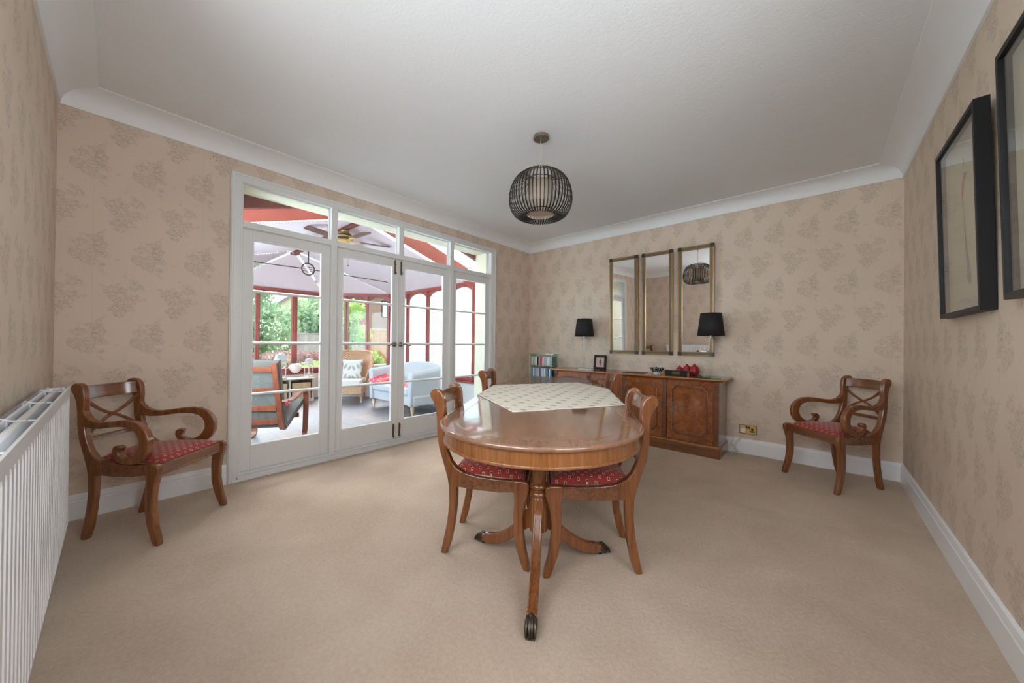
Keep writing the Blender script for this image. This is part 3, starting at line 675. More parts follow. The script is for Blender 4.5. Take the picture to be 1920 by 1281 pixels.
# ---- lamps
def lamp(name, label, x, y, parent=None):
    t = thing(name, label, 'lamp', (x, y, ST), group='matching table lamps on the sideboard')
    b = NB(); bx(b, -.082, .082, -.082, .082, 0, .011); o = obj('base', b, 'gglass', t, .002)
    b = NB(); prism(b, [(-.083, -.083), (.083, -.083), (.083, .083), (-.083, .083)], lambda s, q, w_: (s, q, w_), .002, .0095); o.data.materials[0] = M_['gedge'] if False else M_['gglass']; b.free()
    b = NB()
    for s0, s1, t0, t1 in ((-.083, .083, -.0835, -.081), (-.083, .083, .081, .0835), (-.0835, -.081, -.083, .083), (.081, .0835, -.083, .083)): bx(b, s0, s1, t0, t1, .001, .010)
    obj('base_edge', b, 'gedge', o)
    b = NB()
    for s in (-1, 1):
        for q in (-1, 1): tube(b, [(s*.011, q*.011, .011), (s*.011, q*.011, .412)], .0075, 12)
    obj('glass_column', b, 'cglass', t)
    b = NB(); lathe(b, [(.04, .412), (.042, .414), (.042, .420), (.04, .422)], 24); o = obj('collar', b, 'gedge', t)
    b = NB(); lathe(b, [(.010, .422), (.010, .432), (.014, .435), (.016, .455), (.012, .47), (.012, .50)], 16); obj('bulb_holder', b, 'chrome', t)
    b = NB(); lathe(b, [(.130, .440), (.101, .678)], 40, cap=False); o = obj('lamp_shade', b, 'shade', t, smooth=60); sm = o.modifiers.new('s', 'SOLIDIFY'); sm.thickness = .002
    b = NB(); tube(b, [(.1305*math.cos(2*math.pi*k/40), .1305*math.sin(2*math.pi*k/40), .441) for k in range(40)], .0016, 6, True); tube(b, [(.1015*math.cos(2*math.pi*k/40), .1015*math.sin(2*math.pi*k/40), .677) for k in range(40)], .0016, 6, True)
    for k in range(3): tube(b, [(0, 0, .50), (.11*math.cos(2.1*k), .11*math.sin(2.1*k), .60)], .0015, 5)
    obj('shade_ring', b, 'black', o)
    return t
l1 = lamp('table_lamp', 'black shaded glass table lamp at the left end of the sideboard', 1.13, -.215)
l2 = dup(l1, (2.66, -.245, ST), R(20), 'black shaded glass table lamp at the right end of the sideboard'); l1.rotation_euler = (0, 0, R(35))
# ---- black mats
b = NB(); bx(b, -.13, .13, -.085, .085, 0, .004); o = obj('place_mat', b, 'black', None, .001, loc=(1.87, -.30, ST)); o.rotation_euler = (0, 0, R(6)); tag(o, 'flat black mat lying on the sideboard left of the patterned bowl', 'mat')
b = NB(); bx(b, -.085, .085, -.05, .05, 0, .004); o = obj('place_mat', b, 'black', None, .001, loc=(2.60, -.385, ST)); o.rotation_euler = (0, 0, R(18)); tag(o, 'flat black mat in front of the right hand lamp base', 'mat')
# ---- photo frame
pf = thing('photo_frame', 'small black standing photo frame between the left lamp and the mirrors', 'photo frame', (1.335, -.15, ST+.001), R(8))
tilt = Matrix.Rotation(R(-9), 4, 'X')
b = NB()
for s in ((-.085, -.055, 0, .19), (.055, .085, 0, .19), (-.085, .085, 0, .03), (-.085, .085, .16, .19)): bx(b, s[0], s[1], -.008, .012, s[2], s[3])
bmesh.ops.transform(b, matrix=Matrix.Translation((0, -.02, 0.002)) @ tilt, verts=b.verts); obj('frame', b, 'black', pf, .003)
b = NB(); bx(b, -.057, .057, .004, .006, .028, .162); bmesh.ops.transform(b, matrix=Matrix.Translation((0, -.02, 0.002)) @ tilt, verts=b.verts)
t_ = NT('photo_print'); tc = t_.node('ShaderNodeTexCoord'); s_ = t_.sep(tc.outputs['Generated'])
dd = t_.M('ADD', t_.M('ABSOLUTE', t_.M('MULTIPLY', t_.M('SUBTRACT', s_[0], .52), 4.5)), t_.M('ABSOLUTE', t_.M('MULTIPLY', t_.M('SUBTRACT', s_[2], .5), 1.5)))
dd = t_.M('ADD', dd, t_.M('MULTIPLY', t_.noise(tc.outputs['Generated'], 9, 3), .6))
t_.col(t_.ramp(dd, [(.9, lin((110, 62, 58))), (1.1, lin((196, 170, 156)))])); t_.sett(.3)
obj('photograph', b, t_.m, pf, smooth=0)
b = NB(); bx(b, -.02, .02, 0, .004, 0, .13); bmesh.ops.transform(b, matrix=Matrix.Translation((0, .045, .002)) @ Matrix.Rotation(R(20), 4, 'X'), verts=b.verts); obj('easel_back', b, 'black', pf, .001)
# ---- bowl
t_ = NT('patterned_glaze'); vo = t_.node('ShaderNodeTexVoronoi', {'Scale': 62, 'Randomness': .15, 'Vector': t_.obj()})
rg = t_.ramp(vo.outputs['Distance'], [(0, lin((24, 30, 40))), (.16, lin((24, 30, 40))), (.2, lin((225, 225, 222))), (.36, lin((225, 225, 222))), (.40, lin((24, 30, 40)))], 'CONSTANT')
sz = t_.sep(t_.obj()); t_.col(t_.mix(t_.M('LESS_THAN', sz[2], .018), rg, lin((222, 222, 218)))); t_.sett(.15, coat=.5)
b = NB(); lathe(b, [(.0, .003), (.034, .003), (.036, 0), (.040, 0), (.038, .012), (.058, .026), (.074, .046), (.083, .068), (.0845, .070), (.082, .069), (.070, .044), (.052, .026), (.0, .016)], 36)
tag(obj('bowl', b, t_.m, None, smooth=50, loc=(2.09, -.20, ST)), 'small black and white patterned bowl on the sideboard', 'bowl')
# ---- black box
bo = thing('keepsake_box', 'black wooden box with copper corners and a brass plaque on the sideboard', 'box', (2.335, -.26, ST), R(-3))
b = NB(); bx(b, -.135, .135, -.05, .05, 0, .033); obj('box_body', b, 'black', bo, .002)
b = NB(); bx(b, -.136, .136, -.051, .051, .035, .052); obj('lid', b, 'black', bo, .002)
b = NB(); bx(b, -.04, .04, -.0525, -.0505, .012, .042); q = obj('plaque', b, 'oldbrass', bo, .006)
b = NB()
for k in range(5): tube(b, [(-.028+k*.014, -.054, .02), (-.024+k*.014, -.054, .034), (-.031+k*.014, -.054, .028), (-.021+k*.014, -.054, .024)], .0016, 5)
obj('plaque_relief', b, 'bronze', q)
for sx in (-1, 1):
    for sy in (-1, 1):
        b = NB(); xa, xb = sorted((sx*.1375, sx*.118)); ya, yb = sorted((sy*.0525, sy*.034)); bx(b, xa, xb, ya, yb, .0, .0325); bx(b, xa, xb, ya, yb, .0355, .0535); obj('corner_guard', b, 'copper', bo, .001)
# ---- red ornaments
for k, (x, y, sc, lb) in enumerate(((2.315, -.115, .88, 'red wax fruit candle behind the black box, the smallest on the left'), (2.39, -.095, 1.05, 'red wax fruit candle behind the black box, the middle one of three'), (2.478, -.145, 1.12, 'red wax fruit candle behind the black box, the largest on the right'))):
    b = NB(); n = 20; pr = [(0, 0), (.022, .002), (.040, .018), (.047, .042), (.044, .066), (.032, .088), (.017, .100), (.010, .106), (.012, .113), (.006, .116), (0, .112)]
    rs = []
    for r, z in pr: rs.append([b.verts.new((r*(1+.05*math.cos(5*2*math.pi*i/n))*math.cos(2*math.pi*i/n), r*(1+.05*math.cos(5*2*math.pi*i/n))*math.sin(2*math.pi*i/n), z)) for i in range(n)])
    for A_, B_ in zip(rs, rs[1:]):
        for i in range(n): b.faces.new((A_[i], A_[(i+1) % n], B_[(i+1) % n], B_[i]))
    bmesh.ops.remove_doubles(b, verts=b.verts, dist=1e-5)
    o = obj('fruit_candle', b, 'redwax', None, smooth=60, loc=(x, y, ST)); o.scale = (sc*.93, sc*.93, sc); tag(o, lb, 'candle', 'red wax fruit candles')
# ---- glass rack with music discs
rk = thing('disc_rack', 'glass tiered rack holding two visible rows of music discs in the far corner', 'rack', (.42, -.17, 0))
for z in (.006, .33, .645, .812, .985):
    b = NB(); e = .03 if z == .985 else 0; bx(b, -.195-e, .195+e, -.075, .075, z-.004, z+.004); o = obj('glass_shelf', b, 'gglass', rk)
    b = NB(); bx(b, -.195-e, .195+e, -.0762, -.0745, z-.004, z+.004); bx(b, -.1965-e, -.195-e, -.075, .075, z-.004, z+.004); bx(b, .195+e, .1965+e, -.075, .075, z-.004, z+.004); obj('shelf_edge', b, 'gedge', o)
for s in (-1, 1):
    b = NB(); bx(b, s*.189-.003, s*.189+.003, -.07, .07, 0, .981); o = obj('glass_side', b, 'gglass', rk)
    b = NB(); bx(b, s*.189-.0032, s*.189+.0032, -.0712, -.0695, .01, .981); obj('side_edge', b, 'gedge', o)
ordn = ['first', 'second', 'third', 'fourth', 'fifth', 'sixth', 'seventh', 'eighth', 'ninth', 'tenth', 'eleventh', 'twelfth', 'thirteenth', 'fourteenth', 'fifteenth', 'sixteenth', 'seventeenth', 'eighteenth', 'nineteenth', 'twentieth', 'twenty-first', 'twenty-second', 'twenty-third', 'twenty-fourth']
pal = {'cream': (222, 212, 190), 'pale blue': (170, 188, 204), 'white': (226, 228, 230), 'dark grey': (52, 52, 60), 'red': (178, 56, 62), 'pink': (204, 164, 168), 'grey': (150, 152, 160), 'silver': (190, 188, 182), 'blue': (84, 138, 176), 'black': (36, 36, 42), 'teal': (96, 146, 160)}
cdm = {k: plain('disc_case_'+k.replace(' ', '_'), v, .25) for k, v in pal.items()}
top_ = ['cream', 'cream', 'grey', 'pale blue', 'silver', 'white', 'white', 'dark grey', 'black', 'pink', 'pink', 'red', 'red', 'pink', 'white', 'pink', 'grey', 'pale blue', 'grey', 'silver', 'white', 'pale blue', 'silver', 'grey']
bot_ = ['blue', 'blue', 'white', 'pale blue', 'blue', 'silver', 'pink', 'pale blue', 'silver', 'white', 'dark grey', 'blue', 'teal', 'white', 'grey', 'silver', 'white', 'teal', 'blue', 'pale blue', 'dark grey', 'blue', 'white', 'blue']
cdp = None
for row, (zz, lst) in enumerate(((.8165, top_), (.6495, bot_))):
    for i, cn in enumerate(lst):
        b = NB(); wd = .0128; bx(b, -wd/2, wd/2, -.066, .066, 0, .124+random.uniform(-.001, .001))
        o = obj('music_disc', b, cdm[cn], None, .0008, loc=(.42-.172+i*.0149, -.17+random.uniform(-.003, .002), zz))
        tag(o, '%s disc case, %s from the left on the %s row of the glass rack' % (cn, ordn[i], 'upper' if row == 0 else 'lower'), 'disc case', 'music discs in the glass rack')
# ---- mirrors
MX = [(1.408, 1.792, 'left'), (1.842, 2.212, 'middle'), (2.268, 2.646, 'right')]
for x0, x1, nm in MX:
    t = thing('wall_mirror', 'tall narrow gold and grey framed mirror, %s of the three above the sideboard' % nm, 'mirror', ((x0+x1)/2, 0, 1.018), group='three mirrors above the sideboard'); t.rotation_euler = (R(1.5), 0, 0)
    hw = (x1-x0)/2; hh = 1.262; FW = .046
    def ring4(b, a0, a1, y0, y1):
        for q in ((-hw+a0, -hw+a1, a0, hh-a0), (hw-a1, hw-a0, a0, hh-a0), (-hw+a1, hw-a1, a0, a1), (-hw+a1, hw-a1, hh-a1, hh-a0)): bx(b, q[0], q[1], y0, y1, q[2], q[3])
    b = NB(); ring4(b, 0, .012, -.030, 0); ring4(b, FW-.007, FW, -.026, 0); o = obj('gold_edge', b, 'goldf', t, .002)
    b = NB(); ring4(b, .011, FW-.006, -.026, -.001); obj('frame', b, 'greyf', t, .002)
    for sx in (-1, 1):
        for z in (0, hh-.042):
            b = NB(); xa, xb = sorted((sx*hw*1.003, sx*(hw-.042))); bx(b, xa, xb, -.0325, 0, z-.001, z+.043); obj('corner_block', b, 'darkf', t, .002)
    b = NB(); bx(b, -hw+FW-.002, hw-FW+.002, -.014, -.002, FW-.002, hh-FW+.002)
    # bevelled border of the glass
    fs = [f for f in b.faces if f.calc_center_median().y < -.0135]
    bmesh.ops.inset_region(b, faces=fs, thickness=.018 if nm != 'right' else .004)
    for v in set(v for f in fs for v in f.verts): v.co.y -= .0028 if nm != 'right' else .0005
    obj('mirror_glass', b, 'mirror', t, smooth=0)
# ---- pictures on the right-hand wall
def picture(label, yf, yn, zb, zt, figure):
    t = thing('framed_picture', label, 'picture', (W, (yf+yn)/2, zb), R(-90)); hw = (yf-yn)/2; hh = zt-zb; DP = .046
    # local: x = toward -y world ... built directly: local x along wall, y out of the wall (negative = into room)
    lean = Matrix.Rotation(R(1.4), 4, 'X')
    def fin(b): bmesh.ops.transform(b, matrix=lean, verts=b.verts); return b
    b = NB()
    for q in ((-hw, -hw+.022, 0, hh), (hw-.022, hw, 0, hh), (-hw+.022, hw-.022, 0, .022), (-hw+.022, hw-.022, hh-.022, hh)): bx(b, q[0], q[1], -DP, -.001, q[2], q[3])
    obj('frame', fin(b), 'black', t, .0015)
    b = NB(); bx(b, -hw+.02, hw-.02, -.014, -.004, .02, hh-.02); obj('mount', fin(b), 'paper', t, smooth=0)
    b = NB(); bx(b, -hw+.085, hw-.085, -.0155, -.0138, .075, hh-.085); a = obj('artwork', fin(b), 'paper2', t, smooth=0)
    if figure:
        def stroke(nm, pts, wd, mt):
            b = NB(); pts = [Vector((p[0]*1.0, -.0162, p[1])) for p in pts]; n = len(pts); rows = []
            for i, p in enumerate(pts):
                d = (pts[min(i+1, n-1)]-pts[max(i-1, 0)]).normalized(); nr = Vector((-d.z, 0, d.x)); ww_ = wd[i] if isinstance(wd, list) else wd
                rows.append((b.verts.new(p+nr*ww_), b.verts.new(p-nr*ww_)))
            for (a1, a2), (b1, b2) in zip(rows, rows[1:]): b.faces.new((a1, a2, b2, b1))
            obj(nm, fin(b), mt, a, smooth=0)
        stroke('sketched_shawl', [(.055, .66), (.03, .655), (.005, .63), (-.01, .59), (-.02, .55)], [.004, .016, .02, .018, .006], 'artred')
        stroke('sketched_gown', [(.0, .56), (.004, .48), (.01, .40), (.018, .32), (.035, .24), (.05, .17), (.06, .14)], [.003, .004, .006, .010, .02, .03, .012], 'artgrey')
        stroke('sketched_head', [(.005, .755), (.015, .735), (.018, .715), (.008, .70), (.004, .68)], [.002, .008, .010, .006, .003], 'artgrey')
        stroke('sketched_arm', [(-.02, .55), (-.01, .50), (-.004, .44), (-.012, .38)], .0022, 'artgrey')
    b = NB(); bx(b, -hw+.02, hw-.02, -.038, -.0365, .02, hh-.02); obj('glass', fin(b), 'glass', t, smooth=0)
    return t
pA = picture('deep black box framed figure sketch on the right wall, nearer the corner', -1.46, -2.085, 1.300, 2.178, True)
pB = picture('deep black box framed picture cut off by the right edge of the photo', -2.325, -2.95, 1.318, 2.198, False)
# ---- brass socket with plug and leads
sk = thing('wall_socket', 'brass double wall socket with a white plug right of the sideboard', 'socket', (2.964, 0, .255))
b = NB(); bx(b, -.075, .075, -.008, 0, -.044, .044); o = obj('plate', b, 'brass', sk, .003)
b = NB(); tube(b, [(-.0765, -.006, -.0455), (.0765, -.006, -.0455), (.0765, -.006, .0455), (-.0765, -.006, .0455)], .0022, 6, True); obj('plate_rim', b, 'oldbrass', o)
b = NB()
for sx in (-.008, .012): bx(b, sx-.006, sx+.006, -.0115, -.008, .012, .034)
obj('switch', b, 'black', sk, .001)
b = NB(); bx(b, .030, .050, -.0092, -.0078, -.005, .018); bx(b, .020, .060, -.0092, -.0078, -.022, -.010); obj('socket_pins', b, 'black', sk, .001)
b = NB(); prism(b, [(-.024, -.026), (.024, -.026), (.026, .0), (.022, .024), (-.022, .024), (-.026, .0)], lambda s, q, w_: (s, w_, q), -.036, -.008)
pl = obj('plug', b, 'white', None, .005, loc=(2.925, -.001, .250)); tag(pl, 'white three pin plug pushed into the brass socket', 'plug')
b = NB()
pts = [(2.925, -.03, .226), (2.92, -.035, .20), (2.89, -.06, .15), (2.86, -.075, .09), (2.858, -.08, .04), (2.90, -.07, .006), (2.99, -.045, .0045), (3.1, -.035, .0045), (3.2, -.045, .0045)]
def smoothp(pts, k=6):
    P = [Vector(p) for p in pts]; P = [2*P[0]-P[1]]+P+[2*P[-1]-P[-2]]; out = []
    for i in range(1, len(P)-2):
        for j in range(k):
            u = j/k; a, b_, c, d = P[i-1], P[i], P[i+1], P[i+2]
            out.append(.5*((2*b_)+(-a+c)*u+(2*a-5*b_+4*c-d)*u*u+(-a+3*b_-3*c+d)*u**3))
    out.append(P[-2]); return out
tube(b, smoothp(pts), .003, 8); tag(obj('power_cable', b, 'wire', None, smooth=60), 'pale cable running from the plug down and along the skirting', 'cable')
b = NB(); tube(b, smoothp([(2.80, -.05, .22), (2.83, -.06, .205), (2.845, -.07, .16), (2.83, -.08, .11), (2.812, -.10, .085), (2.80, -.12, .05), (2.83, -.14, .012), (2.875, -.15, .0045), (2.885, -.11, .02), (2.85, -.08, .08), (2.825, -.075, .1), (2.87, -.07, .04), (2.95, -.05, .0045)]), .003, 8)
tag(obj('power_cable', b, 'wire', None, smooth=60), 'pale looped cable coming out behind the right end of the sideboard', 'cable')
gs = thing('wall_socket', 'brass blank socket plate low on the wall behind the left armchair', 'socket', (0, -4.055, .232))
b = NB(); bx(b, 0, .008, -.055, .055, -.022, .022); obj('plate', b, 'brass', gs, .003)
b = NB(); bx(b, .0075, .0095, -.04, .04, -.012, .012); obj('recess', b, 'oldbrass', gs, .001)

# ================================================================== PENDANT LAMP
pe = thing('pendant_lamp', 'round pendant lamp of black vertical fins round a cream drum', 'lamp', (1.945, -2.322, 0))
b = NB(); lathe(b, [(.058, HC), (.058, HC-.020), (.055, HC-.023), (.0, HC-.024)], 32); o = obj('ceiling_rose', b, 'steel', pe, smooth=40)
b = NB(); lathe(b, [(.007, HC-.022), (.006, HC-.045), (.002, HC-.05)], 12); obj('cord_grip', b, 'chrome', o)
b = NB(); tube(b, [(0, 0, HC-.04), (0, 0, 2.35)], .0024, 8); obj('cord', b, 'wire', pe)
prof = [(.082, 2.478), (.115, 2.474), (.150, 2.458), (.183, 2.428), (.208, 2.388), (.226, 2.340), (.236, 2.285), (.238, 2.235), (.233, 2.190), (.220, 2.148), (.198, 2.112), (.170, 2.092), (.142, 2.086), (.118, 2.094), (.102, 2.112)]
prof = [(r_, 2.086+(z_-2.086)*.86) for r_, z_ in prof]
NF = 54
def finmesh(ang):
    b = NB(); ca_, sa_ = math.cos(ang), math.sin(ang); th = .0045; n = len(prof); rows = []
    for i, (r, z) in enumerate(prof):
        p0 = prof[max(i-1, 0)]; p1 = prof[min(i+1, n-1)]; d = Vector((p1[0]-p0[0], p1[1]-p0[1])).normalized(); nr = Vector((d.y, -d.x)); dep = .0035
        ri, zi = r+nr.x*dep, z+nr.y*dep
        row = []
        for rr, z_, s in ((r, z, -1), (r, z, 1), (ri, zi, 1), (ri, zi, -1)): row.append(b.verts.new((rr*ca_-s*th*sa_, rr*sa_+s*th*ca_, z_)))
        rows.append(row)
    for A_, B_ in zip(rows, rows[1:]):
        for k in range(4):
            f_ = b.faces.new((A_[k], A_[(k+1) % 4], B_[(k+1) % 4], B_[k])); f_.material_index = 1 if k == 2 else 0
    b.faces.new(rows[0][::-1]); b.faces.new(rows[-1]); return b
f0 = obj('fin', finmesh(0), 'fin', pe, smooth=0); f0.data.materials.append(M_['fincream'])
for k in range(1, NF):
    o = f0.copy(); C.objects.link(o); o.parent = pe; o.rotation_euler = (0, 0, 2*math.pi*k/NF)
for r_, z in ((.092, 2.422), (.112, 2.360), (.106, 2.130)):
    b = NB(); tube(b, [(r_*math.cos(2*math.pi*k/48), r_*math.sin(2*math.pi*k/48), z) for k in range(48)], .0028, 6, True); obj('support_ring', b, 'fin', pe)
for k in range(3):
    b = NB(); a_ = 2*math.pi*k/3+.4; tube(b, [(0, 0, 2.36), (.112*math.cos(a_), .112*math.sin(a_), 2.36), (.192*math.cos(a_), .192*math.sin(a_), 2.362)], .0025, 6); obj('support_arm', b, 'fin', pe)
b = NB(); lathe(b, [(.09, 2.350), (.09, 2.12)], 48, cap=False); o = obj('inner_drum', b, 'diffuser', pe, smooth=60); sm = o.modifiers.new('s', 'SOLIDIFY'); sm.thickness = .002
b = NB(); lathe(b, [(.0, 2.126), (.088, 2.126), (.088, 2.128), (.0, 2.128)], 40, cap=False); obj('diffuser_disc', b, 'diffuser', pe, smooth=60)
b = NB(); lathe(b, [(.016, 2.365), (.018, 2.345), (.016, 2.29), (.0, 2.29)], 16); obj('bulb_holder', b, 'white', pe)

# ================================================================== CONSERVATORY
ZF = -.12; ZE = 2.27; ZS = .45
b = NB(); bx(b, -5.1, -.30, -4.35, -.07, ZF-.12, ZF); struct('conservatory_floor', b, 'slate', smooth=0, label='grey slate tiled conservatory floor')
PL = [(-.30, -.27), (-3.90, -.27), (-4.93, -1.30), (-4.93, -3.10), (-3.90, -4.13), (-.30, -4.13)]
ctr = Vector((-2.6, -2.2))
def seg_fn(pa, pb):
    a = Vector(pa); d_ = (Vector(pb)-a).normalized(); n_ = Vector((-d_.y, d_.x))
    if (a+Vector(pb)).dot(n_)/2-ctr.dot(n_) < 0: n_ = -n_
    L_ = (Vector(pb)-a).length
    return L_, (lambda s, z, q: (a.x+d_.x*s+n_.x*q, a.y+d_.y*s+n_.y*q, z))      # q>0 is outward
bays = {0: [0, .76, 1.42, 2.14, 2.87, 3.60], 1: [0, .49, .97, 1.4583], 2: [0, .57, 1.23, 1.80], 3: [0, .49, .97, 1.4583], 4: [0, .73, 1.46, 2.18, 2.84, 3.60]}
wn = 9
for si in range(5):
    L_, fn = seg_fn(PL[si], PL[si+1]); ks = bays[si]; frost = si in (0, 4); arch = si in (0, 1, 3, 4)
    b = NB(); prism(b, [(0, ZF-.1), (L_, ZF-.1), (L_, ZS-.03), (0, ZS-.03)], fn, .0, .20); struct('wall_dwarf', b, 'gloss', smooth=0, label='white dwarf wall of the conservatory')
    b = NB(); prism(b, [(-.02, ZS-.03), (L_+.02, ZS-.03), (L_+.02, ZS), (-.02, ZS)], fn, -.045, .22); prism(b, [(0, ZS), (L_, ZS), (L_, ZS+.07), (0, ZS+.07)], fn, .03, .11); struct('trim_sill', b, 'rust', bev=.006, label='rust red window sill of the conservatory')
    b = NB(); prism(b, [(0, ZE-.10 if arch else ZE-.10), (L_, ZE-.10), (L_, ZE), (0, ZE)], fn, .0, .13); struct('trim_eaves', b, 'rust', bev=.004, label='rust red eaves beam of the conservatory')
    for k, s in enumerate(ks):
        hw = .036 if (k not in (0, len(ks)-1)) else .05
        if si == 2 and k in (1,): hw = .048
        b = NB(); prism(b, [(s-hw, ZS+.01), (s+hw, ZS+.01), (s+hw, ZE-.02), (s-hw, ZE-.02)], fn, .01, .10); prism(b, [(s-hw*.45, ZS+.01), (s+hw*.45, ZS+.01), (s+hw*.45, ZE-.1), (s-hw*.45, ZE-.1)], fn, -.004, .02); struct('trim_post', b, 'rust', bev=.004, label='rust red timber post of the conservatory')
    for s0, s1 in zip(ks, ks[1:]):
        a0, a1 = s0+.034, s1-.034; b = NB()
        if arch:
            P = [(a0, ZE-.09), (a0, ZE-.27)]; P += [(a0+(a1-a0)*(.5-.5*math.cos(math.pi*k/14)), ZE-.27+.155*math.sin(math.pi*k/14)) for k in range(15)]; P += [(a1, ZE-.27), (a1, ZE-.09)]
            prism(b, P[::-1], fn, .03, .09)
        else:
            prism(b, [(a0, ZE-.15), (a1, ZE-.15), (a1, ZE-.09), (a0, ZE-.09)], fn, .03, .09); prism(b, [(a0, ZS+.07), (a1, ZS+.07), (a1, ZS+.1), (a0, ZS+.1)], fn, .03, .09)
        o = struct('window_%d' % wn, b, 'rustd' if False else 'rust', bev=.003, label='%s conservatory window' % ('frosted arched' if frost else ('clear arched' if arch else 'clear'))); wn += 1
        b = NB(); prism(b, [(a0, ZS+.05), (a1, ZS+.05), (a1, ZE-.08), (a0, ZE-.08)], fn, .058, .062); obj('glass', b, 'frost' if frost else 'glass', o, smooth=0)
HUB = (-3.90, -2.2, 2.87); RX = -1.28
facets = [((-3.90, -.27), (RX, -.27), (RX, -2.2)), ((-4.93, -1.30), (-3.90, -.27), None), ((-4.93, -3.10), (-4.93, -1.30), None), ((-3.90, -4.13), (-4.93, -3.10), None), ((RX, -4.13), (-3.90, -4.13), (RX, -2.2))]
rf = bpy.data.objects.new('conservatory_roof', None); C.objects.link(rf); rf['kind'] = 'structure'; rf['label'] = 'rust red conservatory roof frame with pleated lilac blinds'
for k, (pa, pb, ext) in enumerate(facets):
    A0 = Vector((*pa, ZE+.005)); B0 = Vector((*pb, ZE+.005)); H_ = Vector(HUB)
    if k == 0: TLp, TRp = H_, Vector((RX, -2.2, 2.87))
    elif k == 4: TLp, TRp = Vector((RX, -2.2, 2.87)), H_
    else: TLp = TRp = H_
    nr = (B0-A0).cross(TLp-A0).normalized()
    if nr.z < 0: nr = -nr
    Lr = ((TLp+TRp)/2-(A0+B0)/2).length; n = int(Lr/.034)*2; b = NB(); rows = []
    for i in range(n+1):
        u = i/n*.992; a_ = A0.lerp(TLp, u); c_ = B0.lerp(TRp, u); e = (c_-a_); ln_ = e.length
        gap = .022; g = e.normalized()*min(gap, ln_*.4) if ln_ > .001 else Vector()
        g0 = g if True else g
        off = nr*(.012 if i % 2 else -.012)-Vector((0, 0, .035)); ex = g*(0.55 if i % 2 else 0)
        rows.append((b.verts.new(a_+g+ex+off), b.verts.new(c_-g-ex+off)))
    for (a1, a2), (b1, b2) in zip(rows, rows[1:]): b.faces.new((a1, a2, b2, b1))
    o = obj('pleated_blind', b, 'blind', rf, smooth=0); o['label'] = 'pleated lilac grey roof blind'
    b = NB(); up = Vector((0, 0, .07)); vs_ = [b.verts.new(q+up) for q in ([A0, B0, TRp, TLp] if TLp != TRp else [A0, B0, TLp])]; b.faces.new(vs_); o = obj('roof_pane', b, 'cglass', rf, smooth=0)
def beam(pa, pb, w_, dn, up, mt, nm='rafter'):
    b = NB(); a_ = Vector(pa); c_ = Vector(pb); d_ = (c_-a_); hd = Vector((d_.x, d_.y, 0)).normalized(); sd = Vector((-hd.y, hd.x, 0))
    sweep(b, [(a_, sd, (0, 0, 1)), (c_, sd, (0, 0, 1))], [(-w_/2, -dn), (w_/2, -dn), (w_/2, up), (-w_/2, up)]); return obj(nm, b, mt, rf, .004)
for p in PL[1:5]: beam((*p, ZE+.03), HUB, .03, -.012, .05, 'rust', 'hip_bar')
beam(HUB, (-.3, -2.2, 2.87), .07, .10, .05, 'rustd', 'ridge_beam')
for y_ in (-.27, -4.13):
    beam((-1.22, y_, ZE), (-1.22, -2.2, 2.87), .05, .02, .20, 'rust'); beam((-1.20, y_, ZE), (-1.20, -2.2, 2.87), .012, .035, -.015, 'rust', 'rafter_bead')
    beam((-.33, y_, ZE), (-.33, -2.2, 2.87), .06, .10, .12, 'rustd')
    b = NB(); vs_ = [b.verts.new(q) for q in ((-1.2, y_, ZE+.08), (-.3, y_, ZE+.08), (-.3, -2.2, 2.95), (-1.2, -2.2, 2.95))]; b.faces.new(vs_); obj('roof_pane', b, 'cglass', rf, smooth=0)
b = NB(); lathe(b, [(.07, 0), (.08, .03), (.04, .06), (.0, .06)], 16, (HUB[0], HUB[1], HUB[2]-.11)); obj('hub_boss', b, 'rustd', rf)
tr = thing('tie_rod', 'dark metal tie rod with a ring ornament across the conservatory roof', 'tie rod', (-3.2, -2.2, 2.395))
b = NB(); tube(b, [(0, -.10, 0), (0, -1.93, -.03)], .008, 8); tube(b, [(0, .10, 0), (0, 1.93, -.03)], .008, 8); tube(b, [(0, 0, .10), (0, 0, .40)], .011, 8); obj('rod', b, 'bronze', tr)
b = NB(); tube(b, [(0, .10*math.cos(2*math.pi*k/32), .10*math.sin(2*math.pi*k/32)) for k in range(32)], .012, 8, True)
for z in (-.035, 0, .035): tube(b, [(0, -.095, z), (0, .095, z)], .005, 6)
obj('ring', b, 'bronze', tr)
